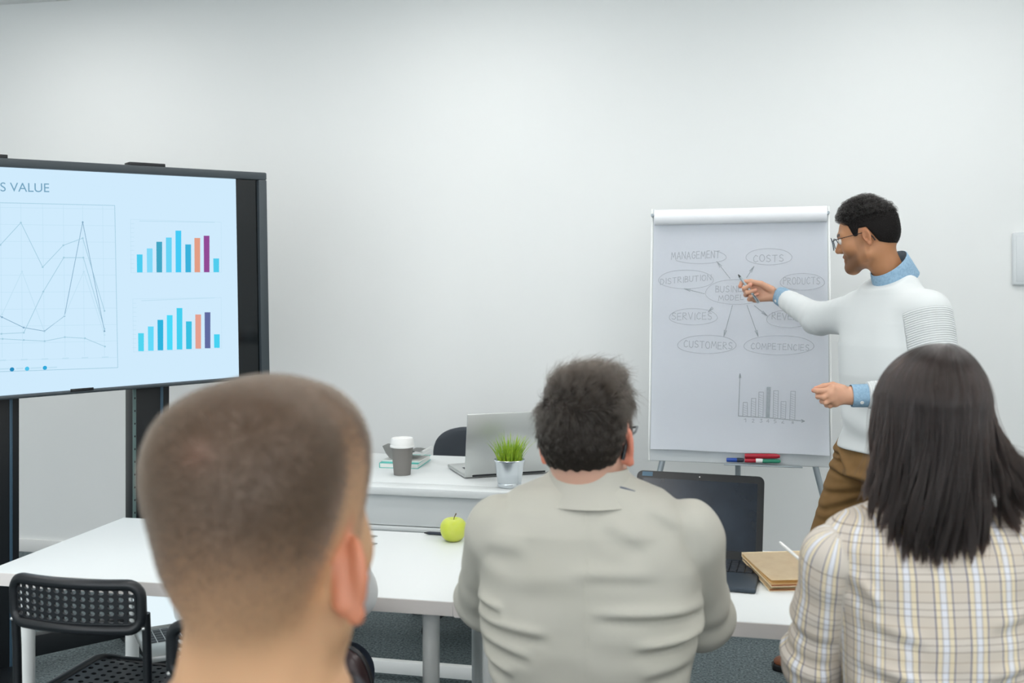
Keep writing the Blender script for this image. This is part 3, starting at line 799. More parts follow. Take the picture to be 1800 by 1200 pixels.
for k in range(5):
    a_ = k * 2 * math.pi / 5 - 0.227; e_ = np.array([math.cos(a_), math.sin(a_), 0])
    bm = new(); tube(bm, [e_ * 0.02 + (0, 0, 0.105), e_ * 0.27 + (0, 0, 0.075)], [0.026, 0.016], 8); arm = obj('base_arm', bm, MATS['black_plastic'], t)
    bm = new()
    for s in (-1, 1):
        sd = np.array([-e_[1], e_[0], 0]); M = basis(e_, (0, 0, 1), sd, e_ * 0.27 + sd * s * 0.014 + np.array([0, 0, 0.028]))
        lathe(bm, [(0, -0.009), (0.028, -0.009), (0.028, 0.009), (0, 0.009)], 16, M)
    tube(bm, [e_ * 0.27 + (0, 0, 0.028), e_ * 0.27 + (0, 0, 0.075)], 0.01, 8)
    obj('caster', bm, MATS['black_plastic'], arm)

# ---------------------------------------------------------------- things on the meeting tables
ap = P(797, 0, 2.84); ap[2] = DZ
t = thing('apple', 'green apple on the white table beside the man in beige', 'apple', ap)
prof = []
for k in range(25):
    a_ = math.pi * k / 24; r_ = 0.0375 * math.sin(a_) ** 0.86 * (1 + 0.10 * math.cos(a_ - 0.2) * -1 * 0.9); z_ = 0.036 - 0.035 * math.cos(a_)
    prof.append((r_, z_))
prof = [(r_ if 0 < i < 24 else 0, z_ - 0.012 * math.exp(-(r_ / 0.012) ** 2) * (1 if i > 12 else -0.5)) for i, (r_, z_) in enumerate(prof)]
zmin = min(z for r_, z in prof); prof = [(r_, z - zmin) for r_, z in prof]
bm = new(); lathe(bm, prof, 32); obj('flesh', bm, MATS['apple_skin'], t, angle=180)
bm = new(); tube(bm, [(0, 0, 0.052), (0.002, 0, 0.064), (0.008, 0, 0.076)], [0.0012, 0.0012, 0.0017], 8); obj('stem', bm, MATS['stem_brown'], t)
def pen(name, label, a, c, r, m, tipm, cat='pen', group=None):
    a, c = np.asarray(a), np.asarray(c); L = np.linalg.norm(c - a); ax = unit(c - a); u_ = unit(np.cross(ax, [0.1, 0.2, 1])); M = basis(u_, np.cross(ax, u_), ax, a)
    t = thing(name, label, cat, a, 0, group)
    bm = new(); lathe(bm, [(0, L * 0.1), (r * 0.9, L * 0.1), (r, L * 0.14), (r, L * 0.97), (r * 0.8, L), (0, L)], 14, M); obj('barrel', bm, m, t, True)
    bm = new(); lathe(bm, [(0, 0), (r * 0.3, 0.001), (r * 0.9, L * 0.1), (0, L * 0.1)], 14, M); obj('tip', bm, tipm, t, True)
    bm = new(); tube(bm, [a + ax * L * 0.97 + u_ * r * 1.3, a + ax * L * 0.7 + u_ * r * 1.5], r * 0.25, 6); obj('clip', bm, tipm, t, True)
    return t
pen('pen', 'dark pen lying on the white table just behind the apple', PZ(745, 936, DZ + 0.005), PZ(822, 940, DZ + 0.005), 0.0045, MATS['navy_plastic'], MATS['black_plastic'])
pen('pencil', 'grey pencil lying near the back edge of the apple table', PZ(664, 942, DZ + 0.004), PZ(560, 938, DZ + 0.004), 0.004, MATS['grey_cover'], MATS['grey_cover'], 'pencil')
pen('pencil', 'grey pencil on the apple table, the one closer to the seated people', PZ(664, 955, DZ + 0.004), PZ(565, 953, DZ + 0.004), 0.004, MATS['grey_cover'], MATS['grey_cover'], 'pencil')

# black laptop, its screen towards the seated man
hr, ft = PZ(1340, 986, DZ + 0.012), PZ(1328, 1041, DZ + 0.008)
ly = unit([hr[0] - ft[0], hr[1] - ft[1], 0]); lx = np.array([ly[1], -ly[0], 0]); bw, bd = 0.335, 0.25
o = hr - lx * bw; o[2] = DZ
t = thing('laptop', 'black laptop open on the table beside the brown notebooks', 'laptop', (*(hr - lx * bw / 2 - ly * bd / 2)[:2], DZ))
ML = basis(lx, ly, (0, 0, 1), o)
bm = new(); box(bm, (0, -bd, 0.001), (bw, 0, 0.012), 0.004, ML, 3); base_ = obj('base', bm, MATS['laptop_deck'], t, True)
bm = new(); box(bm, (0.012, -0.122, 0.0115), (bw - 0.012, -0.012, 0.0124), 0, ML); obj('key_bed', bm, MATS['laptop_black'], base_, True)
bm = new()
for r_ in range(6):
    for k in range(16): box(bm, (0.015 + k * 0.0191, -0.118 + r_ * 0.0175, 0.012), (0.0315 + k * 0.0191, -0.104 + r_ * 0.0175, 0.0138), 0.0006, ML, 1)
tag(obj('keyboard', bm, MATS['key_black'], base_, True), kind='stuff')
bm = new(); box(bm, (0.11, -0.235, 0.0115), (0.22, -0.145, 0.0123), 0, ML); obj('touchpad', bm, MATS['laptop_deck'], base_, True)
TL_ = math.radians(28)
MLl = ML @ basis((1, 0, 0), (0, math.cos(TL_), -math.sin(TL_)), (0, math.sin(TL_), math.cos(TL_)), (0, -0.004, 0.010))
def rrect(w, h, r, x0=0, y0=0, n=6):
    pts = []
    for cx, cy, a0 in ((w - r, h - r, 0), (r, h - r, 90), (r, r, 180), (w - r, r, 270)):
        for k in range(n + 1): a_ = math.radians(a0 + 90 * k / n); pts.append((x0 + cx + r * math.cos(a_), y0 + cy + r * math.sin(a_)))
    return pts
def plate(bm, pts, y0, y1, M):
    A = [bm.verts.new(M @ Vector((x, y0, z))) for x, z in pts]; B = [bm.verts.new(M @ Vector((x, y1, z))) for x, z in pts]
    bm.faces.new(A); bm.faces.new(B[::-1])
    for k in range(len(pts)): bm.faces.new((A[k], B[k], B[(k + 1) % len(pts)], A[(k + 1) % len(pts)]))
bm = new(); plate(bm, rrect(bw, 0.222, 0.016), -0.003, 0.004, MLl); lid_ = obj('lid', bm, MATS['laptop_black'], t, True)
bm = new(); plate(bm, rrect(bw - 0.034, 0.18, 0.003, 0.017, 0.022), -0.0036, -0.0028, MLl); obj('screen', bm, MATS['laptop_screen'], lid_, True)
bm = new(); sphere(bm, (bw / 2, -0.003, 0.212), 0.0018, MLl, 8); obj('webcam', bm, MATS['white_plastic'], lid_, True)
bm = new(); box(bm, (0.014, -0.0036, 0.207), (0.042, -0.0029, 0.219), 0, MLl); obj('sticker', bm, MATS['stripe_blue'], lid_, True)

# brown notebooks
c0 = PZ(1353, 1040, DZ); rz = TH + math.radians(4)
e1, e2 = np.array([math.cos(rz), math.sin(rz), 0]), np.array([-math.sin(rz), math.cos(rz), 0])
w, d = 0.165, 0.215
for k, (lab, h, dz, tw) in enumerate((('lower kraft brown notebook of the two stacked on the table', 0.0105, 0.0, 0.0), ('upper kraft brown notebook with a lifted cover, on the other one', 0.0130, 0.0107, 0.03))):
    c = c0 + e1 * w / 2 + e2 * d / 2; c[2] = DZ + dz + d / 2 * math.sin(math.radians(3.9)) + .0005
    t = thing('notebook', lab, 'notebook', c, rz + tw, 'kraft notebooks'); t.rotation_euler = (math.radians(3.9), 0, rz + tw)
    bm = new(); box(bm, (-w / 2, -d / 2, 0), (w / 2, d / 2, 0.0016), 0.0005); box(bm, (-w / 2, d / 2 - 0.003, 0), (w / 2, d / 2, h - 0.002), 0.0005); obj('back_cover', bm, MATS['kraft'], t)
    bm = new(); box(bm, (-w / 2 + 0.002, -d / 2 + 0.004, 0.0016), (w / 2 - 0.002, d / 2 - 0.003, h - 0.0062), 0); obj('pages', bm, MATS['kraft_pages'], t)
    bm = new(); g = []
    for i in range(9):
        v = i / 8; lift = (1 - v) ** 2 * (0.007 if k else 0.0005)
        g.append([bm.verts.new((-w / 2 + w * u_, -d / 2 + d * v, h - 0.0035 + lift * (1 - 0.35 * u_))) for u_ in (0, 0.5, 1)])
    for A, B in zip(g, g[1:]):
        for j in range(2): bm.faces.new((A[j], A[j + 1], B[j + 1], B[j]))
    bmesh.ops.solidify(bm, geom=bm.faces[:], thickness=-0.0018)
    obj('front_cover', bm, MATS['kraft'], t)
    bm = new(); box(bm, (-w / 2 + 0.001, -d / 2 + 0.0005, 0.0018), (w / 2 - 0.001, -d / 2 + 0.004, 0.0042), 0); obj('page_edge', bm, MATS['kraft_edge'], t)

# ---------------------------------------------------------------- perforated chairs
def perforated(bm, nx, ny, fmap, r_frac, th, n=12):
    """nx by ny square cells, each with a round hole; fmap(u, v, w) gives the point"""
    cache = {}
    def V(u, v, w):
        k = (round(u, 5), round(v, 5), w)
        if k not in cache: cache[k] = bm.verts.new(fmap(u, v, w))
        return cache[k]
    sq = [(-1, -1), (-1 / 3, -1), (1 / 3, -1), (1, -1), (1, -1 / 3), (1, 1 / 3), (1, 1), (1 / 3, 1), (-1 / 3, 1), (-1, 1), (-1, 1 / 3), (-1, -1 / 3)]
    for i in range(nx):
        for j in range(ny):
            cu, cv = (i + 0.5) / nx, (j + 0.5) / ny; hu, hv = 0.5 / nx, 0.5 / ny
            rings = {}
            for w in (th / 2, -th / 2):
                outer = [V(cu + a * hu, cv + b_ * hv, w) for a, b_ in sq]
                inner = [bm.verts.new(fmap(cu + r_frac * hu * math.cos(math.atan2(b_, a)), cv + r_frac * hv * math.sin(math.atan2(b_, a)), w)) for a, b_ in sq]
                rings[w] = inner
                for k in range(n):
                    f = (outer[k], outer[(k + 1) % n], inner[(k + 1) % n], inner[k])
                    bm.faces.new(f if w > 0 else f[::-1])
            A, B = rings[th / 2], rings[-th / 2]
            for k in range(n): bm.faces.new((A[k], A[(k + 1) % n], B[(k + 1) % n], B[k]))
def make_chair(label, loc, rz):
    t = thing('perforated_chair', label, 'chair', loc, rz, 'black perforated chairs')
    W = 0.176
    def bmap(u, v, w):
        x = (u - 0.5) * 2 * (W - 0.022); z = 0.66 + 0.018 + v * 0.080
        y = -0.205 - 0.05 * (z - 0.6) - 0.030 * (1 - (x / W) ** 2)
        return (x, y + w, z)
    bm = new(); perforated(bm, 14, 5, bmap, 0.70, 0.007)
    back = obj('backrest', bm, MATS['black_plastic'], t, angle=50)
    bm = new()
    hw, z0, z1, r = W - 0.012, 0.664, 0.768, 0.03
    pts = []
    for x, z in rrect(2 * hw, z1 - z0, r, -hw, z0, 6):
        pts.append((x, z))
    dense = []
    for (x0_, z0_), (x1_, z1_) in zip(pts, pts[1:] + pts[:1]):
        for k in range(6 if abs(x1_ - x0_) > 0.1 else 1): dense.append((x0_ + (x1_ - x0_) * k / (6 if abs(x1_ - x0_) > 0.1 else 1), z0_ + (z1_ - z0_) * k / (6 if abs(x1_ - x0_) > 0.1 else 1)))
    tube(bm, [(x, -0.205 - 0.05 * (z - 0.6) - 0.030 * (1 - (x / W) ** 2), z) for x, z in dense], 0.0125, 8, closed=True)
    obj('backrest_rim', bm, MATS['black_plastic'], back, angle=60)
    S = 0.19
    def smap(u, v, w):
        x = (u - 0.5) * 2 * (S - 0.012); y = (v - 0.5) * 2 * (S - 0.012) - 0.005
        z = 0.445 - 0.012 * (1 - (x / S) ** 2) - 0.03 * max(0.0, (y - 0.12) / 0.07) ** 2 * 0.5
        return (x, y, z + w)
    bm = new(); perforated(bm, 13, 13, smap, 0.52, 0.008)
    seat = obj('seat', bm, MATS['black_plastic'], t, angle=50)
    bm = new(); pts = [smap(x / (2 * (S - 0.012)) + 0.5, y / (2 * (S - 0.012)) + 0.5, 0) for x, y in rrect(2 * S, 2 * S, 0.05, -S, -S, 6)]
    tube(bm, [(x, y - 0.0, z) for x, y, z in pts], 0.013, 8, closed=True); obj('seat_rim', bm, MATS['black_plastic'], seat, angle=60)
    for s in (-1, 1):
        x = s * (W - 0.006)
        bm = new(); tube(bm, [(x, -0.206, 0.70), (x, -0.20, 0.60), (x, -0.196, 0.44), (x * 1.06, -0.225, 0.0)], 0.010, 10); obj('rear_leg', bm, MATS['black_metal'], t)
        bm = new(); tube(bm, [(x, -0.196, 0.42), (x, 0.13, 0.425), (x, 0.165, 0.40), (x * 1.06, 0.21, 0.0)], 0.010, 10); obj('front_leg', bm, MATS['black_metal'], t)
        bm = new(); sphere(bm, (x, -0.2165, 0.668), 0.0045, None, 8); obj('screw', bm, MATS['silver'], t)
    bm = new(); tube(bm, [(-W, 0.0, 0.42), (W, 0.0, 0.42)], 0.008, 8); obj('seat_rail', bm, MATS['black_metal'], t)
    return t
def chair_at(px_back, d_back, rz_cam):
    rz = TH + math.radians(rz_cam); q = P(px_back, 0, d_back)
    return (q[0] - math.sin(rz) * 0.235, q[1] + math.cos(rz) * 0.235, 0), rz
loc, rz = chair_at(126, 2.345, -12)
ch1 = make_chair('empty black perforated chair pushed under the table end near the display', loc, rz)
def chair_copy(label, loc, rz):
    c = copy_tree(ch1); c.location = loc; c.rotation_euler = (0, 0, rz); c['label'] = label
    return c
loc2, rz2 = chair_at(437, 2.03, -4)
ch2 = chair_copy('black perforated chair behind the neck of the man with cropped hair', loc2, rz2)

# leather bag hung on that chair
bq = P(590, 1200, 2.0); bq[2] = 0.0
t = thing('shoulder_bag', 'dark brown leather bag hanging beside the neck of the cropped haired man', 'bag', (bq[0], bq[1], 0.50))
fbag = lambda p: (np.abs(p[:, 0] / 0.078) ** 3 + np.abs(p[:, 1] / 0.045) ** 2.5 + np.abs((p[:, 2] - 0.11) / 0.135) ** 2.6 - 1) * 0.035
V, Q = surf(fbag, (-0.1, -0.07, -0.06), (0.1, 0.07, 0.28), 0.006); link('body', mesh_np('body', V, Q), MATS['leather_brown'], t)
bm = new(); tube(bm, [(0.079 * math.copysign(abs(math.cos(a_)) ** 0.7, math.cos(a_)), 0.0, 0.11 + 0.137 * math.copysign(abs(math.sin(a_)) ** 0.8, math.sin(a_))) for a_ in np.linspace(0, 2 * math.pi, 41)[:-1]], 0.005, 8, closed=True); obj('piping', bm, MATS['dark_rim'], t, angle=60)
bm = new(); tube(bm, [(-0.06, 0, 0.21), (-0.075, -0.01, 0.27), (-0.09, 0.02, 0.285), (-0.09, 0.06, 0.26)], 0.006, 8); obj('strap', bm, MATS['dark_rim'], t)
# ---------------------------------------------------------------- people: shared builders
def hair_mat(name, rgb, rough=0.35, coat=0.1):
    m = bpy.data.materials.new(name); m.use_nodes = True; nt = m.node_tree; nt.nodes.clear()
    h = nt.nodes.new('ShaderNodeBsdfHairPrincipled'); o = nt.nodes.new('ShaderNodeOutputMaterial')
    h.parametrization = 'COLOR'
    h.inputs['Color'].default_value = lin4(rgb); h.inputs['Roughness'].default_value = rough; h.inputs['Radial Roughness'].default_value = 0.45
    h.inputs['Random Roughness'].default_value = 0.1
    nt.links.new(h.outputs[0], o.inputs[0]); MATS[name] = m
    return m
mat('skin', (200, 150, 120), 0.5, attr='tint', sss=0.12, bump=(350, 0.12, 0.0006))
mat('eye_white', (230, 226, 220), 0.15); mat('iris_dark', (30, 20, 14), 0.1)
mat('hair_inner', (12, 9, 8), 0.6); mat('hair_base_dark', (17, 13, 12), 0.7, bump=(300, 0.4, 0.001), spec=.2); mat('hair_base_brown', (30, 25, 21), 0.7, bump=(300, 0.4, 0.001), spec=.2)
mat('glasses_frame', (18, 22, 28), 0.25); mat('glasses_metal', (70, 84, 96), 0.3, 0.6)
gl = bpy.data.materials.new('lens_glass'); gl.use_nodes = True; nt = gl.node_tree; nt.nodes.clear()
g_ = nt.nodes.new('ShaderNodeBsdfGlass'); t_ = nt.nodes.new('ShaderNodeBsdfTransparent'); x_ = nt.nodes.new('ShaderNodeMixShader'); o_ = nt.nodes.new('ShaderNodeOutputMaterial')
g_.inputs['IOR'].default_value = 1.12; x_.inputs[0].default_value = 0.25
nt.links.new(t_.outputs[0], x_.inputs[1]); nt.links.new(g_.outputs[0], x_.inputs[2]); nt.links.new(x_.outputs[0], o_.inputs[0]); MATS['lens_glass'] = gl
hair_mat('hair_black', (12, 10, 9), 0.4); hair_mat('hair_brown', (34, 28, 23), 0.3); hair_mat('hair_cropped', (64, 53, 44), 0.45); hair_mat('hair_long', (25, 16, 13), 0.22)

HZ_Y = [-.12, -.07, -.045, -.028, -.015, .012, .02, .034, .045, .06, .075, .095]
HZ_Z = [-.066, -.064, -.05, -.012, .012, .014, -.012, -.012, .03, .045, .058, .064]
def hairline(y): return np.interp(y, HZ_Y, HZ_Z)
def cranium(q):
    d = ell(q, (0, -.016, .022), (.0765, .098, .086))
    d = smin(d, ell(q, (0, .028, .012), (.066, .064, .070)), .02)
    d = smin(d, ell(q, (0, -.062, -.012), (.058, .045, .052)), .03)
    return d
def face(q):
    d = smin(cranium(q), ell(q, (0, .036, -.038), (.058, .056, .078)), .03)
    for s in (-1, 1):
        d = smin(d, cap(q, (s * .052, .004, -.072), (s * .012, .078, -.104), .018, .017), .028)
        d = smin(d, ball(q, (s * .044, .062, -.034), .020), .03)
        d = smin(d, cap(q, (s * .012, .090, .013), (s * .046, .074, .012), .010), .014)
        d = smax(d, -ball(q, (s * .031, .101, -.008), .013), .014)
    d = smin(d, cap(q, (0, .070, -.112), (0, .078, -.108), .018), .02)
    d = smin(d, cap(q, (0, .088, .004), (0, .110, -.036), .0075, .0115), .012)
    for s in (-1, 1): d = smin(d, ball(q, (s * .012, .100, -.041), .0085), .008)
    d = smin(d, cap(q, (-.019, .086, -.066), (.019, .086, -.066), .008), .008)
    d = smin(d, cap(q, (0, .091, -.064), (0, .091, -.066), .009), .008)
    d = smin(d, cap(q, (-.015, .087, -.079), (.015, .087, -.079), .0085), .008)
    d = smax(d, -cap(q, (-.022, .097, -.0715), (.022, .097, -.0715), .0028), .004)
    return d
def ears(q, dz=0.0, sc=0.86, fl=24.0):
    out = None
    for s in (-1, 1):
        e = (q - np.array([s * .0735, -.006, -.018 + dz])) / sc
        ca, sa = math.cos(math.radians(fl)), math.sin(math.radians(fl))
        # local: n outward, t towards the back, z up (leaning back a little)
        n = e[:, 0] * s * ca + e[:, 1] * sa
        t = e[:, 0] * s * sa - e[:, 1] * ca
        z = e[:, 2] * math.cos(.2) + t * math.sin(.2) * -1.0
        t2 = t * math.cos(.2) + e[:, 2] * math.sin(.2) * -1.0 * -1.0
        u = np.stack([n, t2 - .010, z], 1)
        w = .74 + .26 * smooth01(u[:, 2], -.018, .008)
        rr = np.sqrt((u[:, 1] / (.0175 * w)) ** 2 + (u[:, 2] / .0315) ** 2)
        plate_ = np.maximum((rr - 1) * .016, np.abs(u[:, 0] - .004 * rr ** 2) - .0036)
        rim = np.sqrt(((rr - .9) * .0165) ** 2 + (u[:, 0] - .0062) ** 2) - .0044
        rim = rim + .003 * smooth01(-u[:, 2], .010, .022)
        lobe = ball(u, (.002, -.003, -.0285), .0085)
        anti = cap(u, (.004, .006, .012), (.004, .004, -.012), .0038)
        root = cap(u, (-.006, -.008, .016), (-.006, -.006, -.018), .011)
        d = smin(smin(smin(plate_, rim, .005), lobe, .007), smin(anti, root, .006), .005)
        d = smax(d, -ball(u, (.008, -.006, -.004), .0075), .004)
        out = d if out is None else np.minimum(out, d)
    return out * sc
def head_full(q, dz=0.0, sc=0.86, fl=24.0): return smin(face(q), ears(q, dz, sc, fl), .006)
class Head:
    def __init__(s, o, heading, pitch=0, roll=0, scale=(1, 1, 1)):
        s.o = np.asarray(o, float); s.R = frame(heading, pitch, roll); s.s = np.asarray(scale, float); s.m = s.s.min()
    def loc(s, p): return ((p - s.o) @ s.R) / s.s
    def w(s, q): return (np.asarray(q, float) * s.s) @ s.R.T + s.o
    def sdf(s, f): return lambda p: f(s.loc(p)) * s.m
def smooth01(x, a, b):
    t = np.clip((x - a) / (b - a), 0, 1); return t * t * (3 - 2 * t)
def skin_tint(q, V, skin, flush_glow, hair=None, fade=.05, z0=0.0, beard=None, hairc=(70, 60, 50), dens=.9, dz=0.0, sc=0.86, fl_=24.0):
    c = np.tile(lin(skin), (len(q), 1))
    e = ears(q, dz, sc, fl_); fl = smooth01(-e, -.012, .002)[:, None] * 0.75 * (np.abs(q[:, 0]) > .066)[:, None]
    c = c * (1 - fl) + lin(flush_glow) * fl  # redder ears: blood flush, with light passing through them painted in
    inhead = (q[:, 2] > -.13)
    if hair is not None:
        a = smooth01(q[:, 2] - hairline(q[:, 1]) + z0, 0.0, fade) * inhead * (1 - smooth01(-e, -.006, .0))
        c = c * (1 - a[:, None] * dens) + lin(hairc) * a[:, None] * dens
    if beard is not None:
        b = smooth01(-q[:, 2], .04, .075) * smooth01(q[:, 1], .02, .05) * (1 - smooth01(-q[:, 2], .118, .135))
        b = np.maximum(b, smooth01(q[:, 1], .004, .012) * (1 - smooth01(q[:, 1], .03, .04)) * (q[:, 2] < 0) * (q[:, 2] > -.1) * .35) * inhead
        lips = (np.abs(q[:, 2] + .0715) < .011) & (np.abs(q[:, 0]) < .021) & (q[:, 1] > .08)
        b = np.where(lips, 0, b) * 0.62 * (1 - smooth01(-e, -.006, .0))
        c = c * (1 - b[:, None]) + lin(beard) * b[:, None]
        br = smooth01(.006 - np.abs(q[:, 2] - .016 + .1 * np.abs(np.abs(q[:, 0]) - .03)), 0, .003) * (np.abs(q[:, 0]) > .012) * (np.abs(q[:, 0]) < .05) * (q[:, 1] > .06)
        c = c * (1 - br[:, None]) + lin(beard) * br[:, None]
        lp = lips * .6
        c = c * (1 - lp[:, None]) + lin((150, 90, 80)) * lp[:, None]
    return c
def add_eyes(H, root):
    for s in (-1, 1):
        bm = new(); sphere(bm, (0, 0, 0), .0118, None, 16)
        for v in bm.verts: v.co = Vector(H.w(np.array([s * .031, .0862, -.008]) + np.array(v.co)))
        e = obj('eye', bm, MATS['eye_white'], root, True)
        bm = new(); lathe(bm, [(.0055, .0), (.004, .0012), (0, .0016)], 16)
        for v in bm.verts: v.co = Vector(H.w(np.array([s * .031 + v.co.x, .0862 + .0106 + v.co.z, -.008 + v.co.y])))
        obj('iris', bm, MATS['iris_dark'], e, True)
def add_glasses(H, root, label, rimmat, r=.0215, y=.118, thick=.0016):
    bm = new()
    for s in (-1, 1):
        tube(bm, [H.w((s * .033 + r * 1.05 * math.cos(a), y - .006 * abs(math.cos(a)) * (math.cos(a) * s > 0), -.010 + r * math.sin(a))) for a in np.linspace(0, 2 * math.pi, 33)[:-1]], thick, 8, closed=True)
    tube(bm, [H.w((-.011, y, -.004)), H.w((0, y + .002, -.001)), H.w((.011, y, -.004))], thick, 8)
    gl_ = obj('glasses', bm, rimmat, root, True, angle=60); gl_['label'] = label
    for s in (-1, 1):
        bm = new(); tube(bm, [H.w((s * .056, y - .006, -.003)), H.w((s * .070, y - .02, .0)), H.w((s * .078, .05, .0)), H.w((s * .0785, .0, .001)), H.w((s * .077, -.018, -.004)), H.w((s * .074, -.03, -.022)), H.w((s * .071, -.034, -.034))], [thick, thick, thick, thick, thick * 1.4, thick * 1.7, thick * 1.7], 8)
        obj('temple_arm', bm, MATS['glasses_frame'], gl_, True, angle=60)
        bm = new(); vs = [bm.verts.new(Vector(H.w((s * .033 + r * math.cos(a), y - .002, -.010 + r * .97 * math.sin(a))))) for a in np.linspace(0, 2 * math.pi, 25)[:-1]]; bm.faces.new(vs)
        obj('lens', bm, MATS['lens_glass'], gl_, True)
def torso(q, zs, ws, ts, yc, ex=2.5):
    w = np.interp(q[:, 2], zs, ws); t = np.interp(q[:, 2], zs, ts); y0 = np.interp(q[:, 2], zs, yc)
    r = (np.abs(q[:, 0] / w) ** ex + np.abs((q[:, 1] - y0) / t) ** ex) ** (1 / ex)
    d = (r - 1) * np.minimum(w, t) * .8
    return smax(smax(d, q[:, 2] - zs[-1], .01), zs[0] - q[:, 2], .02)
def hand_sdf(p, W, mcp, fingers, thumb, r=.0085, arm=None):
    """palm from the wrist to the four knuckles, four bent fingers, a thumb from the side of the palm"""
    c = np.mean(mcp, axis=0)
    d = None
    for m in mcp:
        e = cap(p, W, m, .0185, .0115); d = e if d is None else smin(d, e, .012)
    for a, b_ in zip(mcp, mcp[1:]): d = smin(d, cap(p, a, b_, .011), .008)
    if arm is not None: d = smin(d, cap(p, arm, W, .030, .0225), .02)
    for i, (m, f) in enumerate(zip(mcp, fingers)):
        pts = [m] + list(f); rr = np.linspace(r * 1.08, r * .82, len(pts)) * (0.88 if i == 3 else 1.0)
        d = smin(d, chain(p, pts, rr, .003), .004)
    rr = [r * 1.7, r * 1.25, r * 1.1, r * .9][-len(thumb):]
    d = smin(d, chain(p, thumb, rr, .004), .006)
    return d
def cuff_cut(p, d, a, b_, t):
    """end a sleeve cleanly at fraction t of the forearm a-b"""
    c = a + (b_ - a) * t
    near = np.linalg.norm(p - b_, axis=1) < .14
    return np.where(near, smax(d, half(p, c, b_ - a), .004), d)
def relaxed_hand(W, fwd, down, side):
    """joint lists of a resting hand: fwd along the fingers, side towards the thumb"""
    fwd, down = unit(fwd), unit(down); sd = unit(side - fwd * np.dot(side, fwd))
    offs = [.027, .009, -.009, -.026]; L = [.040, .045, .041, .032]; M = [.088, .092, .087, .078]
    mcp = [W + fwd * m + sd * o for m, o in zip(M, offs)]
    fing = []
    for m, l, o in zip(mcp, L, offs):
        a = m + unit(fwd + down * .35 + sd * o * 3) * l; b_ = a + unit(fwd + down * .9) * l * .62; c = b_ + unit(fwd * .6 + down) * l * .5
        fing.append([a, b_, c])
    t0 = W + fwd * .025 + sd * .018; t1 = W + fwd * .058 + sd * .045 + down * .012; t2 = t1 + fwd * .03 + sd * .008 + down * .012; t3 = t2 + fwd * .024 + down * .008 - sd * .004
    return mcp, fing, [t0, t1, t2, t3]
def fold(x, z, x0, z0, x1, z1, w, amp):
    """a soft drag line in cloth: a ridge with a hollow under it, fading at both ends"""
    d = np.array([x1 - x0, z1 - z0]); L = np.linalg.norm(d); d /= L
    s = ((x - x0) * d[0] + (z - z0) * d[1]) / L; h = -(x - x0) * d[1] + (z - z0) * d[0]
    fade_ = smooth01(s, -.12, .3) * (1 - smooth01(s, .7, 1.12))
    return amp * fade_ * (np.exp(-(h / w) ** 2) - .8 * np.exp(-((h + 1.25 * w) / w) ** 2))
def hands_of(p, T, arms):
    """both resting hands of a seated person, joined to the forearms"""
    out = None
    for s, (a, b_, c_) in zip((-1, 1), arms):
        fw = unit(c_ - b_); fw[2] *= .3; fw = unit(fw)
        m, fi, th = relaxed_hand(c_, fw, np.array([0, 0, -1.0]), T.R[:, 0] * -s)
        d = np.linalg.norm(p - (c_ + fw * .08), axis=1) - .10; near = d < .06
        if near.any(): d[near] = hand_sdf(p[near], c_, m, fi, th, .0085, c_ + (b_ - c_) * .3)
        out = d if out is None else np.minimum(out, d)
    return out
def make_shoe(parent, heel, toe, m, w=.048):
    """heel and toe on the floor"""
    heel, toe = np.asarray(heel, float), np.asarray(toe, float); f = unit(toe - heel); L = np.linalg.norm(toe - heel); s = np.array([f[1], -f[0], 0])
    R = np.stack([s, f, [0, 0, 1.0]], 1)
    def fu_(p):
        q = (p - heel) @ R
        y = q[:, 1] / L
        wd = np.interp(y, [-.02, .1, .35, .7, .9, 1.0], [.6, .72, .68, 1.0, .8, .35]) * w
        ht = np.interp(y, [-.02, .05, .3, .45, .7, .95, 1.0], [.05, .095, .10, .085, .058, .042, .03])
        d = ((np.abs(q[:, 0]) / wd) ** 2.4 + (np.abs(q[:, 2] - .025) / (ht - .02)) ** 2.4) ** (1 / 2.4) - 1
        d = d * .035
        return smax(smax(d, .024 - q[:, 2], .004), np.maximum(q[:, 1] - L, -.01 - q[:, 1]), .012)
    lo = np.minimum(heel, toe) - .09; hi = np.maximum(heel, toe) + .09; lo[2] = -.02; hi[2] = .14
    V, Q = surf(fu_, lo, hi, .005); o = link('shoe', mesh_np('shoe', V, Q), m, parent, True)
    def fs_(p):
        q = (p - heel) @ R; y = q[:, 1] / L
        wd = np.interp(y, [-.02, .1, .35, .7, .9, 1.0], [.62, .76, .72, 1.05, .86, .4]) * w
        d = np.abs(q[:, 0]) - wd
        return smax(smax(d, np.abs(q[:, 2] - .0135) - .0125, .004), np.maximum(q[:, 1] - L - .004, -.013 - q[:, 1]), .004)
    V, Q = surf(fs_, lo, hi, .005); link('sole', mesh_np('sole', V, Q), MATS['dark_rim'], o, True)
def seated_legs(root, T, trousers, shoes, zs=.52, spread=.11, knee_y=.42):
    """T maps torso-local points to the room"""
    def f(p):
        d = None
        for s in (-1, 1):
            pts = [T((s * .085, .02, zs + .01)), T((s * spread, knee_y, zs + .0)), T((s * spread, knee_y - .02, .11))]
            e = chain(p, pts, [.095, .068, .05], .04); d = e if d is None else smin(d, e, .03)
        return smin(d, ell((p - T((0, 0, 0))) @ T.R, (0, -.0, zs + .03), (.175, .125, .10)), .05)
    c = T((0, .2, .4))
    V, Q = surf(f, c - np.array([.5, .5, .34]), c + np.array([.5, .5, .4]), .013)
    link('trousers', mesh_np('trousers', V, Q), trousers, root, True)
    for s in (-1, 1): make_shoe(root, T((s * spread, knee_y - .08, 0)), T((s * spread * 1.15, knee_y + .19, 0)), shoes)
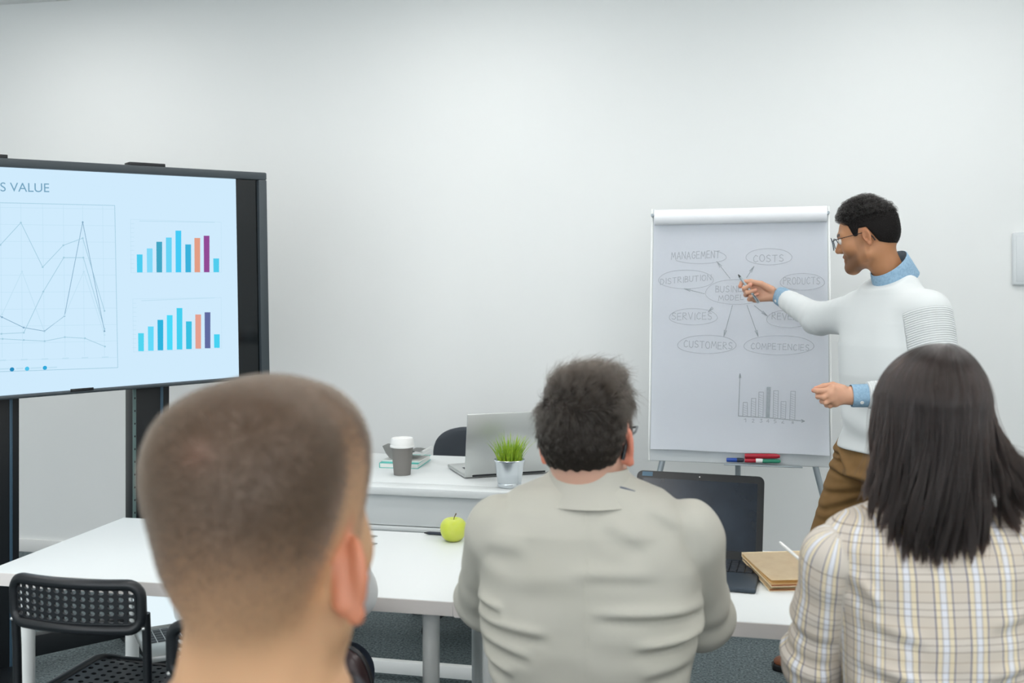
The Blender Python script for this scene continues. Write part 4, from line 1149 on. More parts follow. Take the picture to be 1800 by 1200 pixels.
class Local:
    def __init__(s, o, heading): s.o = np.array([o[0], o[1], 0.0]); s.R = frame(heading)
    def __call__(s, q): return s.R @ np.asarray(q, float) + s.o
    def loc(s, p): return (p - s.o) @ s.R
mat('trousers_dark', (40, 44, 54), 0.85); mat('shoe_dark', (28, 26, 26), 0.5)
# ---------------------------------------------------------------- the standing presenter
mat('sweater_white', (216, 220, 220), 0.95, bump=(420, 0.35, 0.0012), sheen=0.2)
mat('denim_blue', (128, 160, 186), 0.9, vary=((150, 182, 204), 140), bump=(700, 0.3, 0.0006))
mat('trousers_brown', (142, 108, 64), 0.85, vary=((128, 96, 54), 14), bump=(600, 0.25, 0.0006))
mat('shoe_brown', (120, 70, 42), 0.35)
# fine horizontal ribs on the sleeves
rb = MATS['sweater_white'].copy(); rb.name = 'sweater_ribbed'; nt = rb.node_tree; b = nt.nodes['Principled BSDF']
at = nt.nodes.new('ShaderNodeAttribute'); at.attribute_name = 'cloth'
sp = nt.nodes.new('ShaderNodeSeparateXYZ'); nt.links.new(at.outputs['Vector'], sp.inputs[0])
mu = nt.nodes.new('ShaderNodeMath'); mu.operation = 'MULTIPLY'; mu.inputs[1].default_value = 2 * math.pi / 0.0072; nt.links.new(sp.outputs['Y'], mu.inputs[0])
sn = nt.nodes.new('ShaderNodeMath'); sn.operation = 'SINE'; nt.links.new(mu.outputs[0], sn.inputs[0])
mk = nt.nodes.new('ShaderNodeMath'); mk.operation = 'MULTIPLY'; nt.links.new(sn.outputs[0], mk.inputs[0]); nt.links.new(sp.outputs['X'], mk.inputs[1])
bp = nt.nodes.new('ShaderNodeBump'); bp.inputs['Strength'].default_value = 0.95; bp.inputs['Distance'].default_value = 0.0012
nt.links.new(mk.outputs[0], bp.inputs['Height']); nt.links.new(bp.outputs['Normal'], b.inputs['Normal'])

HP = Head(P(1523, 411, 3.38), 62, -13, 0, (.90, .91, .93))
base = P(1560, 0, 3.40); base[2] = 0
prs = thing('person', 'standing man in white sweater and glasses pointing a pen at the flip chart', 'person', base)
TP = Local(P(1562, 0, 3.37), 113)
fwd = TP.R[:, 1]
shL, elL, wrL = P(1632, 548, 3.22), P(1662, 692, 3.12), P(1496, 695, 3.14)
shR, elR, wrR = P(1512, 552, 3.52), P(1440, 560, 3.76), P(1371, 520, 3.98)
tilt = math.radians(30)
ca = unit(np.array([0, 0, 1.0]) * math.cos(tilt) + fwd * math.sin(tilt))
cc_ = P(1571, 472, 3.37)
neck_hi = HP.w((0, -.028, -.07)); neck_lo = cc_ - np.array([0, 0, .075]) - fwd * .020
k_ = .00221
def hp(x, y, dd, d=3.98): return P(x, y, d + dd)
mcpR = [hp(1329, 499, .02), hp(1323, 508, .024), hp(1323, 517, .022), hp(1327, 526, .014)]
fR = [[hp(1313, 496, .022), hp(1304, 497, .012), hp(1301, 503, -.002)],
      [hp(1309, 510, .012), hp(1308, 507, -.008), hp(1319, 501, -.018)],
      [hp(1311, 518, .010), hp(1313, 514, -.012), hp(1328, 510, -.020)],
      [hp(1317, 526, .004), hp(1319, 521, -.012), hp(1331, 517, -.018)]]
thR = [hp(1356, 509, -.006), hp(1338, 499, -.012), hp(1320, 495, -.008), hp(1308, 495, .0)]
def hq(x, y, dd, d=3.14): return P(x, y, d + dd)
mcpL = [hq(1463, 683, -.022), hq(1461, 692, -.027), hq(1463, 701, -.024), hq(1468, 708, -.014)]
fL = [[hq(1446, 687, -.022), hq(1436, 687, -.016), hq(1430, 686, -.004)],
      [hq(1447, 698, -.026), hq(1438, 697, -.012), hq(1437, 693, .008)],
      [hq(1451, 707, -.022), hq(1445, 705, -.002), hq(1450, 701, .012)],
      [hq(1459, 713, -.010), hq(1453, 712, .006), hq(1457, 707, .016)]]
thL = [hq(1482, 684, -.006), hq(1464, 677, .002), hq(1448, 679, .006), hq(1434, 683, .008)]
PZs = [.86, .95, 1.05, 1.15, 1.25, 1.325, 1.375, 1.415, 1.455, 1.49]
PW = [.170, .162, .160, .172, .186, .188, .172, .136, .092, .066]
PT = [.128, .122, .120, .124, .120, .106, .092, .082, .074, .068]
PY = [.0, .0, .0, .0, -.004, -.008, -.010, -.012, -.010, -.008]
def body(p):
    q = HP.loc(p)
    d = head_full(q) * .98
    d = smin(d, cap(p, neck_hi, neck_lo, .047, .044), .03)
    d = smin(d, cap(p, HP.w((0, -.022, -.05)), neck_lo, .043, .042), .02)
    d = smin(d, torso(TP.loc(p), PZs, np.array(PW) - .05, np.array(PT) - .042, PY), .03)
    for a, b_, c in ((shL, elL, wrL), (shR, elR, wrR)):
        d = smin(d, chain(p, [a, b_, c], [.045, .036, .022], .02), .02)
    return d
lo = np.array([base[0] - .35, base[1] - .45, .84]); hi = np.array([base[0] + .42, base[1] + .42, 1.80])
lo = np.minimum(lo, np.minimum(wrR, wrL) - .06); hi = np.maximum(hi, np.maximum(wrR, wrL) + .06)
V1, Q1 = surf(body, lo, hi, .0036)
def two_hands(p): return np.minimum(hand_sdf(p, wrR, mcpR, fR, thR, .0092, wrR + (elR - wrR) * .12), hand_sdf(p, wrL, mcpL, fL, thL, .0085, wrL + (elL - wrL) * .12))
parts_V, parts_Q = [V1], [Q1]; n0 = len(V1)
for pts in (np.concatenate([mcpR, thR, *fR, [wrR]]), np.concatenate([mcpL, thL, *fL, [wrL]])):
    v, q = surf(two_hands, pts.min(0) - .045, pts.max(0) + .045, .0018)
    parts_V.append(v); parts_Q.append(q + n0); n0 += len(v)
V, Q = np.concatenate(parts_V), np.concatenate(parts_Q)
c = skin_tint(HP.loc(V), V, (176, 124, 86), (186, 126, 92), True, .03, 0, (44, 32, 26), (40, 32, 26), .85)
hm = np.minimum(np.linalg.norm(V - wrR, axis=1), np.linalg.norm(V - wrL, axis=1)) < .2
c[hm] = lin((205, 156, 128))
tips = np.array([f[-1] for f in fR + fL] + [thR[-1], thL[-1]])
dt = np.min(np.linalg.norm(V[:, None, :] - tips[None], axis=2), axis=1)
w = (1 - smooth01(dt, .004, .016))[:, None] * .5
c = c * (1 - w) + lin((206, 130, 112)) * w
link('body', mesh_np('body', V, Q, c), MATS['skin'], prs, True)
add_eyes(HP, prs)
add_glasses(HP, prs, 'round glasses with thin metal rims', MATS['glasses_metal'], .0225, .120, .0013)
# hair: short sides, curly top
def hthick(q): return (1 - .55 * smooth01(q[:, 1], .05, .095)) * (.0035 + .017 * smooth01(q[:, 2], .03, .085) * smooth01(q[:, 1], -.09, -.02) + .004 * smooth01(q[:, 2], .0, .05) + .008 * smooth01(q[:, 2], .03, .07) * wob(q, 240, 1.0) + .005 * smooth01(q[:, 2], .03, .06) * wob(q, 480, 2.0))
def phair(q):
    qq = q.copy(); d = cranium(q) - hthick(q)
    return smax(d, (hairline(q[:, 1]) + .006 - q[:, 2]) * .8, .006)
ff = HP.sdf(phair)
V, Q = surf(ff, HP.o - .15, HP.o + .16, .0028)
hr_ = link('hair', mesh_np('hair', V, Q), MATS['hair_base_dark'], prs, True)
r0, n0_ = sample(V, Q, 9000)
q0 = HP.loc(r0); top = smooth01(q0[:, 2], .02, .08)
L = .003 + .011 * top; t = np.linspace(0, 1, 6)
rv = rng.normal(0, 1, (len(r0), 3)); tan = np.cross(n0_, rv); tan /= np.linalg.norm(tan, axis=1, keepdims=True); bi = np.cross(n0_, tan)
ang = t[None] * (1.5 + 4.5 * top[:, None]); amp = (.35 * L)[:, None]
pts = r0[:, None] - n0_[:, None] * .001 + n0_[:, None] * (t[None] * L[:, None])[..., None] * .8 + tan[:, None] * (amp * np.sin(ang))[..., None] + bi[:, None] * (amp * (1 - np.cos(ang)))[..., None]
strands('hair_strand', pts, np.linspace(.00032, .00012, 6), MATS['hair_black'], hr_)
# sweater
def sleeve(p):
    return np.minimum(chain(p, [shL, elL, wrL + (elL - wrL) * .17], [.066, .058, .040], .03),
                      chain(p, [shR, elR, wrR + (elR - wrR) * .12], [.074, .056, .041], .03))
def arm_param(p, a, b_, c_):
    out = np.zeros(len(p)); best = np.full(len(p), 9.0); off = 0
    for u, v in ((a, b_), (b_, c_)):
        L_ = np.linalg.norm(v - u); d = (v - u) / L_; s = np.clip((p - u) @ d, 0, L_); r = np.linalg.norm(p - u - s[:, None] * d, axis=1)
        m = r < best; best[m] = r[m]; out[m] = (s + off)[m]; off += L_
    return out, best
def sweater(p):
    q = TP.loc(p)
    d = torso(q, PZs, PW, PT, PY)
    s = sleeve(p)
    d = smin(d, s, .05)
    # slack folds of the sleeves and the body
    pr, rr = arm_param(p, shR, elR, wrR)
    d = d - .0028 * np.sin(pr * 150 + 3 * wob(p, 22, .5)) * smooth01(pr, .05, .14) * (1 - smooth01(rr, .07, .09)) * smooth01(wob(p, 16, 3.0), -.5, .6)
    lowz = q[:, 2]
    tz = (1 - smooth01(rr, .0, .05) * 0) * smooth01(np.abs(pr - 0), .0, .01)
    d = d - .004 * np.sin(lowz * 62 + q[:, 1] * 16 + 1.5 * wob(q, 11, 1.2)) * (1 - smooth01(lowz, 1.0, 1.14)) * (s > .02)
    d = d - .003 * wob(p, 17, .2)
    pr_n = (p - cc_) - ((p - cc_) @ ca)[:, None] * ca
    d = np.where((np.linalg.norm(pr_n, axis=1) < .125) & (p[:, 2] > 1.38), smax(d, half(p, cc_ - ca * .016, ca), .006), d)
    band = np.abs(np.linalg.norm((p - cc_) - ((p - cc_) @ ca)[:, None] * ca, axis=1) - .078)
    d = cuff_cut(p, d, elL, wrL, .83)
    d = cuff_cut(p, d, elR, wrR, .82)
    return smax(d, .905 - p[:, 2] + .0, .008)
V, Q = surf(sweater, lo - .05, hi + .05, .0045)
pl_, rl_ = arm_param(V, shL, elL, wrL); pr_, rr_ = arm_param(V, shR, elR, wrR)
onL = smooth01(pl_, .0, .012) * (rl_ < .085); onR = smooth01(pr_, .02, .05) * (rr_ < .08) * .12
uv = np.stack([np.maximum(onL, onR), np.where(onL > onR, pl_, pr_)], 1)
link('sweater', mesh_np('sweater', V, Q, None, uv), rb, prs, True)
# waistband of the sweater
# denim collar and cuffs
bm = new(); N = 36; lat = unit(np.cross(ca, fwd)); fr_ = unit(np.cross(lat, ca)) * -1.0
if np.dot(fr_, fwd) < 0: fr_ = -fr_
rings = []
for (h_, k1) in ((-.045, 1.16), (.0, 1.07), (.024, 1.0), (.026, .955), (.0, .95), (-.02, .97)):
    rings.append([bm.verts.new(Vector(cc_ + fr_ * .010 + ca * (h_ - .010 * math.cos(a) * (h_ > .01)) + k1 * (fr_ * .070 * math.cos(a) + lat * .060 * math.sin(a)))) for a in np.linspace(0, 2 * math.pi, N + 1)[:-1]])
for A, B in zip(rings, rings[1:]):
    for k in range(N): bm.faces.new((A[k], A[(k + 1) % N], B[(k + 1) % N], B[k]))
obj('shirt_collar', bm, MATS['denim_blue'], prs, True, angle=70)
for a, e_, r0_, r1_ in ((wrR, elR, .038, .041), (wrL, elL, .035, .036)):
    dv = unit(e_ - a); u_ = unit(np.cross(dv, [0, 0, 1])); v_ = np.cross(dv, u_); bm = new(); rings = []
    for s_, r_ in ((.075, r1_), (.004, r0_), (.000, r0_ * .97), (.002, r0_ * .88), (.05, r0_ * .86)):
        rings.append([bm.verts.new(Vector(a + dv * s_ + (u_ * math.cos(t_) * .92 + v_ * math.sin(t_)) * r_ * (1 + .025 * math.sin(5 * t_)))) for t_ in np.linspace(0, 2 * math.pi, 33)[:-1]])
    for A, B in zip(rings, rings[1:]):
        for k in range(32): bm.faces.new((A[k], A[(k + 1) % 32], B[(k + 1) % 32], B[k]))
    cf = obj('shirt_cuff', bm, MATS['denim_blue'], prs, True, angle=70)
    tocam = unit(np.array([0, 0, CAMZ]) - a); nrm = unit(tocam - dv * np.dot(tocam, dv)); nb_ = unit(nrm * .8 + np.array([0, 0, -.6]) - dv * np.dot(np.array([0, 0, -.6]), dv)); uu = unit(np.cross(nb_, dv))
    bm = new(); lathe(bm, [(0, 0), (.0055, 0), (.0055, .002), (0, .0025)], 12, basis(uu, np.cross(nb_, uu), nb_, a + dv * .025 + nb_ * (r0_ * .97))); obj('cuff_button', bm, MATS['white_plastic'], cf, True)
# trousers and shoes
hipR, kneR, ankR = P(1518, 792, 3.50), P(1452, 985, 3.66), P(1452, 1150, 3.85)
hipL, kneL = P(1582, 792, 3.30), P(1572, 1000, 3.28); ankL = P(1600, 1240, 3.32)
def trousers(p):
    a = chain(p, [hipR, kneR, ankR], [.092, .080, .058], .05); b_ = chain(p, [hipL, kneL, ankL], [.088, .078, .058], .05)
    d = smin(a, b_, .02)
    d = smin(d, torso(TP.loc(p), [.80, .86, .93, .98], [.166, .160, .148, .14], [.120, .116, .106, .10], [0, 0, 0, 0]), .03)
    q = TP.loc(p); u = (p - hipR) @ TP.R
    for (x0, y0, x1, y1, amp) in ((1452, 832, 1510, 848, .006), (1450, 872, 1518, 868, .005), (1440, 905, 1515, 884, .006), (1478, 800, 1508, 838, .007), (1492, 812, 1500, 842, .006), (1436, 925, 1500, 905, .004), (1470, 960, 1440, 1000, .005)):
        A, B = P(x0, y0, 3.47), P(x1, y1, 3.40); ba = B - A
        t = np.clip((p - A) @ ba / (ba @ ba), 0, 1); r = p - A - t[:, None] * ba; r2 = np.linalg.norm(r, axis=1)
        z = r[:, 2]
        d = d + amp * 1.5 * np.exp(-(z / .011) ** 2) * np.exp(-(r2 / .12) ** 2) - 1.3 * amp * np.exp(-((z - .018) / .014) ** 2) * np.exp(-(r2 / .12) ** 2)
    return smax(smax(d, p[:, 2] - .932, .006), .065 - p[:, 2], .01)
V, Q = surf(trousers, np.minimum(ankR, hipL) - np.array([.3, .3, .1]), np.array([max(ankR[0], hipL[0]) + .35, max(ankR[1], hipL[1]) + .3, 1.02]), .005)
tr_ = link('trousers', mesh_np('trousers', V, Q), MATS['trousers_brown'], prs, True)
toe = PZ(1359, 1176, 0.0); dirt = unit(room(-1, .12, 0)); make_shoe(prs, toe - dirt * .29, toe, MATS['shoe_brown'])
hl = np.array([ankL[0], ankL[1], 0]); d2 = unit(room(-1, -.25, 0)); make_shoe(prs, hl - d2 * .07, hl + d2 * .22, MATS['shoe_brown'])
# the pen in his hand
pa, pb = P(1297.5, 482, 3.985), P(1334, 532, 3.955)
pen('pen', 'slim grey pen in the pointing hand of the standing man', pa, pb, .0058, MATS['grey_metal'], MATS['black_plastic'])

# ---------------------------------------------------------------- seated man with cropped hair, nearest
HF = Head(P(476, 918, .90), -16, 2, 0, (1.02, .97, 1.15))
EF = (-.020, .88, 48.0)
def boxy(q):
    d = head_full(q, *EF)
    for y, h, r in ((-.05, .050, .046), (.015, .052, .046)): d = smin(d, cap(q, (-.033, y, h), (.033, y, h), r), .03)
    return d
TF = Local(P(458, 0, .905), -10)
fg = thing('person', 'man with closely cropped hair seen from behind, his bare neck in front of the display', 'person', (TF.o[0], TF.o[1], 0))
GZ = np.array([.46, .6, .8, .92, .98, 1.03, 1.07, 1.11, 1.17]); GW = np.array([.17, .165, .18, .195, .19, .165, .115, .074, .055]); GT = np.array([.12, .115, .122, .12, .108, .095, .082, .07, .056]); GY = np.array([0, 0, 0, 0, 0, -.005, -.01, -.006, .0])
armsF = [[TF((s * .185, .0, .985)), TF((s * .235, .10, .74)), TF((s * .11, .30, .62))] for s in (-1, 1)]
nk_hi, nk_lo = HF.w((0, -.03, -.05)), TF((0, -.008, 1.06))
def fgbody(p):
    q = HF.loc(p)
    d = boxy(q)
    d = smin(d, cap(p, nk_hi, nk_lo, .045, .050), .03)
    d = smin(d, cap(p, HF.w((0, -.055, -.03)), TF((0, -.02, 1.10)), .028, .040), .03)
    t_ = torso(TF.loc(p), GZ, GW - .008, GT - .008, GY)
    d = smin(d, t_, .03)
    for (a, b_, c_) in armsF: d = smin(d, chain(p, [a, b_, c_], [.042, .038, .025], .02), .02)
    return np.minimum(d, hands_of(p, TF, armsF))
cF = HF.o
V, Q = surf(fgbody, TF.o + np.array([-.42, -.42, .54]), np.array([TF.o[0] + .42, TF.o[1] + .52, cF[2] + .17]), .0036)
qF = HF.loc(V)
c = skin_tint(qF, V, (200, 156, 118), (204, 120, 92), True, .14, .030, None, (84, 70, 58), .94, *EF)
c = c * (0.96 + .06 * wob(V, 60, 2.)[:, None])
# whorl at the crown where the scalp shows
wl = np.exp(-(np.linalg.norm((qF - np.array([-.008, -.088, .066])) / np.array([.016, .02, .010]), axis=1)) ** 2)[:, None] * .5
c = c * (1 - wl) + lin((158, 116, 104)) * wl
link('body', mesh_np('body', V, Q, c), MATS['skin'], fg, True)
add_eyes(HF, fg)
msk = (qF[:, 2] - hairline(qF[:, 1]) > -.012) & (qF[:, 2] > -.09) & (ears(qF, *EF) > .004)
r0, n0_ = sample(V, Q, 60000, msk)
q0 = HF.loc(r0); hgt = q0[:, 2] - hairline(q0[:, 1])
keep = rng.random(len(r0)) < smooth01(hgt + .012, 0, .075) * .96 + .04
r0, n0_, hgt, q0 = r0[keep], n0_[keep], hgt[keep], q0[keep]
L = .0012 + .0052 * smooth01(hgt, .02, .11)
wh = q0 - np.array([-.008, -.088, .066]); sw = np.cross(wh, np.array([0, -1.0, .3])); sw /= np.linalg.norm(sw, axis=1, keepdims=True) + 1e-9; ra = wh / (np.linalg.norm(wh, axis=1, keepdims=True) + 1e-9)
comb = (sw * .5 + ra * .8) @ HF.R.T
dr = n0_ + comb * .8 + rng.normal(0, .3, r0.shape); dr /= np.linalg.norm(dr, axis=1, keepdims=True)
t = np.array([0, .5, 1.0]); pts = r0[:, None] + dr[:, None] * (t[None] * L[:, None])[..., None]
strands('cropped_hair', pts, np.array([.00013, .00011, .00006]), MATS['hair_cropped'], fg)
mat('shirt_charcoal', (58, 60, 66), 0.9, bump=(500, .2, .0006)); mat('jeans', (52, 62, 84), 0.9)
def tshirt(T, zt, arms, rad=(.062, .056, .046), grow=0.0, k=.03, zz=None):
    def f(p):
        d = torso(T.loc(p), GZ + zt, GW + grow, GT + grow, GY)
        for pts in arms: d = smin(d, chain(p, pts, rad, .03), k)
        return d
    return f
f0_ = tshirt(TF, 0, [[a, a + (b_ - a) * .75] for a, b_, c_ in armsF], (.066, .06))
def ftee(p):
    d = f0_(p)
    return smax(d, -cap(p, TF((0, .0, 1.10)), TF((0, .02, 1.4)), .078), .006)
V, Q = surf(ftee, TF.o + np.array([-.42, -.42, .42]), TF.o + np.array([.42, .42, 1.2]), .009)
link('tshirt', mesh_np('tshirt', V, Q), MATS['shirt_charcoal'], fg, True)
seated_legs(fg, TF, MATS['jeans'], MATS['shoe_dark'], .53, .12, .43)
chair_copy('black perforated chair under the man with the cropped hair', (*(TF((0, .03, 0))[:2]), 0), TH + math.radians(-10))
# ---------------------------------------------------------------- seated man in the beige jacket
mat('jacket_beige', (182, 180, 170), 0.85, bump=(900, 0.2, 0.0004), vary=((176, 174, 163), 7)); mat('navy_cloth', (58, 72, 98), 0.8); mat('seam_beige', (160, 157, 144), 0.9)
TM = Local(P(1036, 0, 1.82), -3)
mm = thing('person', 'man in beige jacket and dark framed glasses seated with his back to us', 'person', (TM.o[0], TM.o[1], 0))
HM = Head(P(1034, 766, 1.86), -19, 2, -2, (.98, 1.0, 1.04))
MZ = np.array([.46, .60, .70, .758, .857, .955, 1.02, 1.055, 1.078, 1.098, 1.118, 1.14])
MW = np.array([.16, .155, .160, .176, .196, .196, .186, .166, .138, .088, .064, .058])
MT_ = np.array([.125, .12, .125, .13, .135, .130, .118, .104, .090, .076, .064, .06])
MY = np.array([0, 0, 0, 0, .005, .015, .022, .028, .03, .03, .03, .03])
armsM = [[TM((-.166, .015, 1.000)), TM((-.196, .17, .834)), TM((-.10, .45, .785))], [TM((.182, .015, .995)), TM((.215, .16, .812)), TM((.12, .45, .785))]]
def mbody(p):
    q = HM.loc(p); d = head_full(q)
    d = smin(d, cap(p, HM.w((0, -.03, -.05)), TM((0, .02, 1.05)), .054, .056), .03)
    d = smin(d, cap(p, HM.w((0, -.055, -.035)), TM((0, .0, 1.08)), .034, .042), .03)
    d = smin(d, torso(TM.loc(p), MZ, MW - .02, MT_ - .02, MY), .02)
    for (a, b_, c_) in armsM: d = smin(d, chain(p, [a, b_, c_], [.04, .038, .025], .02), .02)
    return np.minimum(d, hands_of(p, TM, armsM))
V, Q = surf(mbody, TM.o + np.array([-.36, -.26, .5]), np.array([TM.o[0] + .36, TM.o[1] + .72, HM.o[2] + .16]), .0038)
q = HM.loc(V); c = skin_tint(q, V, (208, 164, 144), (214, 120, 92), True, .03, -.012, (74, 62, 52), (90, 76, 64), .75)
link('body', mesh_np('body', V, Q, c), MATS['skin'], mm, True)
add_eyes(HM, mm)
add_glasses(HM, mm, 'dark framed glasses, one temple arm behind the ear', MATS['glasses_frame'], .0215, .122, .0024)
LF = [(-.03, .968, .11, .963, .012, .004), (.0, .905, .2, .897, .011, .008), (.07, .848, .2, .856, .011, .009), (.08, .80, .17, .812, .012, .005),
      (-.2, .905, -.15, .898, .009, .005), (-.195, .875, -.07, .868, .010, .006), (-.19, .845, -.10, .828, .010, .006), (-.185, .81, -.13, .792, .009, .005), (-.18, .775, -.14, .755, .009, .004),
      (.02, 1.05, .10, 1.015, .016, .005), (.10, 1.075, .165, 1.03, .016, .005), (-.19, 1.0, -.11, 1.005, .018, .004), (-.12, .95, .0, .948, .02, .002)]
def mjacket(p):
    q = TM.loc(p)
    d = torso(q, MZ, MW, MT_, MY, 2.3)
    a = np.minimum(chain(p, armsM[0], [.060, .053, .045], .035), chain(p, armsM[1], [.060, .055, .045], .035))
    for s, pts in zip((-1, 1), armsM):           # the gathered head of each sleeve
        a = smin(a, ell(p @ TM.R, (pts[0] + TM((0, 0, 0)) * 0) @ TM.R + np.array([-s * .006, 0, .026]), (.048, .056, .046)), .014)
    d = smin(d, a, .007)
    bk = smooth01(-q[:, 1], -.02, .04)
    x, z = q[:, 0], q[:, 2]
    disp = sum(fold(x, z, *l) for l in LF)
    disp = disp + .0016 * wob(q * np.array([1, 1, 2.2]), 30, .8) - .0022 * np.exp(-((x + .008) / .0022) ** 2) * (z < 1.095)
    pr, rr = arm_param(p, *armsM[0]); pr2, rr2 = arm_param(p, *armsM[1]); pp2 = np.where(rr < rr2, pr, pr2); rm = np.minimum(rr, rr2)
    onarm = smooth01(np.abs(x), .175, .20)
    disp = disp * bk + onarm * (.0035 * np.sin(pp2 * 88 + 2.2 * wob(p, 16, .4)) * smooth01(pp2, .08, .18) + .003 * wob(p, 24, .9))
    d = d - disp
    d = smax(d, -cap(p, TM((0, .02, 1.118)), TM((0, .025, 1.5)), .060, .07), .004)
    for pts in armsM: d = cuff_cut(p, d, pts[1], pts[2], .93)
    return d
c0_ = TM.o + np.array([0, 0, .8])
V, Q = surf(mjacket, np.array([TM.o[0] - .34, TM.o[1] - .24, .44]), np.array([TM.o[0] + .36, TM.o[1] + .55, 1.16]), .0042)
jk = link('jacket', mesh_np('jacket', V, Q), MATS['jacket_beige'], mm, True)
# stand up collar of the jacket
bm = new(); rings = []; N = 48
for (z, k1, dy) in ((1.066, .102, .020), (1.086, .082, .018), (1.108, .0715, .016), (1.124, .068, .016), (1.123, .0645, .016), (1.09, .066, .016)):
    rings.append([bm.verts.new(Vector(TM((k1 * 1.02 * math.cos(a), dy + k1 * .98 * math.sin(a), z - .022 * smooth01(np.array([math.sin(a)]), -.2, 1.0)[0])))) for a in np.linspace(0, 2 * math.pi, N + 1)[:-1]])
for A, B in zip(rings, rings[1:]):
    for k in range(N): bm.faces.new((A[k], A[(k + 1) % N], B[(k + 1) % N], B[k]))
cl_ = obj('collar', bm, MATS['jacket_beige'], jk, True, angle=80)
bm = new(); ffj = mjacket; pts = []
for x, y, in ((1046, 853), (1062, 852.5), (1080, 854), (1098, 858), (1116, 863)):
    o = np.array([0, 0, CAMZ]); r = P(x, y, 1.0) - o; ts = np.linspace(1.55, 2.0, 400); dd = ffj(o + ts[:, None] * r); i = np.argmax(dd < .0005); pts.append(o + r * (ts[i] if dd[i] < .0005 else 1.74))
tube(bm, pts, [.0004, .0013, .0016, .0016, .001], 6); obj('collar_lining', bm, MATS['navy_cloth'], jk, True)
# hair: combed forward and to the side, clipped at the nape
def mthick(q):
    top = smooth01(q[:, 2], .03, .09)
    return .002 + .006 * smooth01(q[:, 2], -.045, .0) * smooth01(-q[:, 1], .02, .07) + .004 * top + .010 * top * smooth01(q[:, 0], -.03, .05) + (.0012 + .0035 * top) * wob(q * np.array([1.6, .7, .8]), 130, .4) + .002 * wob(q, 260, 1.4)
def mhairf(q):
    hl = np.where(q[:, 1] < -.03, np.minimum(hairline(q[:, 1]) + .016, -.046), hairline(q[:, 1]) + .012)
    return smax(cranium(q) - mthick(q), (hl - q[:, 2]) * .8, .008)
ff = HM.sdf(mhairf)
V, Q = surf(ff, HM.o - .16, HM.o + .18, .003)
hr_ = link('hair', mesh_np('hair', V, Q), MATS['hair_base_brown'], mm, True)
r0, n0_ = sample(V, Q, 26000); q0 = HM.loc(r0); nl = n0_ @ HM.R
top = smooth01(q0[:, 2], .02, .085)
wh = q0 - np.array([.0, -.085, .05])
flow = np.stack([.25 * np.sign(q0[:, 0]) * (1 - top) + top * (.55 + 0 * top), top * .7 - .1, -1.0 * (1 - top) + .1 * top], 1) + .6 * np.stack([wh[:, 2] * -8, wh[:, 1] * 0, wh[:, 0] * 8], 1) * np.exp(-(np.linalg.norm(wh, axis=1) / .05) ** 2)[:, None]
flow += .5 * np.stack([wob(q0, 45, s) for s in (.3, 1.9, 3.3)], 1)
flow -= nl * np.sum(flow * nl, 1, keepdims=True); flow /= np.linalg.norm(flow, axis=1, keepdims=True) + 1e-9
L = .006 + .008 * smooth01(q0[:, 2], -.04, .03) + .020 * top; L *= rng.uniform(.7, 1.15, len(L))
t = np.linspace(0, 1, 6); lift = (.04 + .35 * top + (.08 + .2 * top) * rng.random(len(L)))[:, None]
curl = rng.normal(0, .35, (len(L), 3)); curl -= nl * np.sum(curl * nl, 1, keepdims=True)
pl = q0[:, None] + L[:, None, None] * (flow[:, None] * (t[None, :, None]) + nl[:, None] * (lift * np.sin(t[None] * 2.4) * .55)[..., None] + curl[:, None] * (t[None, :, None] ** 2) * .6)
pl -= nl[:, None] * .001
strands('hair_strand', HM.w(pl.reshape(-1, 3)).reshape(pl.shape), np.linspace(.00022, .00008, 6), MATS['hair_brown'], hr_)
seated_legs(mm, TM, MATS['trousers_dark'], MATS['shoe_dark'], .53, .12, .43)
chair_copy('black perforated chair under the man in the beige jacket', (*(TM((0, .05, 0))[:2]), 0), TH + math.radians(-3))

# ---------------------------------------------------------------- seated woman in the checked blazer
pm = bpy.data.materials.new('blazer_check'); pm.use_nodes = True; nt = pm.node_tree; b = nt.nodes['Principled BSDF']; b.inputs['Roughness'].default_value = .9
at = nt.nodes.new('ShaderNodeAttribute'); at.attribute_name = 'cloth'
sp = nt.nodes.new('ShaderNodeSeparateXYZ'); nt.links.new(at.outputs['Vector'], sp.inputs[0])
PER = .0525
def stripe(sock, stops, off):
    ad = nt.nodes.new('ShaderNodeMath'); ad.operation = 'ADD'; ad.inputs[1].default_value = 10 * PER + off; nt.links.new(sock, ad.inputs[0])
    md = nt.nodes.new('ShaderNodeMath'); md.operation = 'MODULO'; md.inputs[1].default_value = PER; nt.links.new(ad.outputs[0], md.inputs[0])
    dv = nt.nodes.new('ShaderNodeMath'); dv.operation = 'DIVIDE'; dv.inputs[1].default_value = PER; nt.links.new(md.outputs[0], dv.inputs[0])
    r = nt.nodes.new('ShaderNodeValToRGB'); r.color_ramp.interpolation = 'CONSTANT'; el = r.color_ramp.elements
    el[0].position = stops[0][0]; el[0].color = stops[0][1]; el[1].position = stops[1][0]; el[1].color = stops[1][1]
    for pos, col in stops[2:]: e = el.new(pos); e.color = col
    nt.links.new(dv.outputs[0], r.inputs[0]); return r.outputs[0]
be, ye, wh_, na, gy, br_ = lin4((204, 195, 184)), lin4((219, 207, 181)), lin4((216, 217, 223)), lin4((112, 112, 138)), lin4((164, 162, 170)), (.56, .51, .48, 1)
cv = stripe(sp.outputs['X'], [(0, na), (.036, ye), (.175, gy), (.20, wh_), (.355, gy), (.38, ye), (.525, na), (.56, be)], 0)
one = (1, 1, 1, 1)
ch_ = stripe(sp.outputs['Y'], [(0, br_), (.03, one), (.20, br_), (.23, one), (.40, br_), (.43, (.97, .95, .92, 1)), (.70, (.72, .64, .56, 1)), (.728, (.97, .95, .92, 1))], 0)
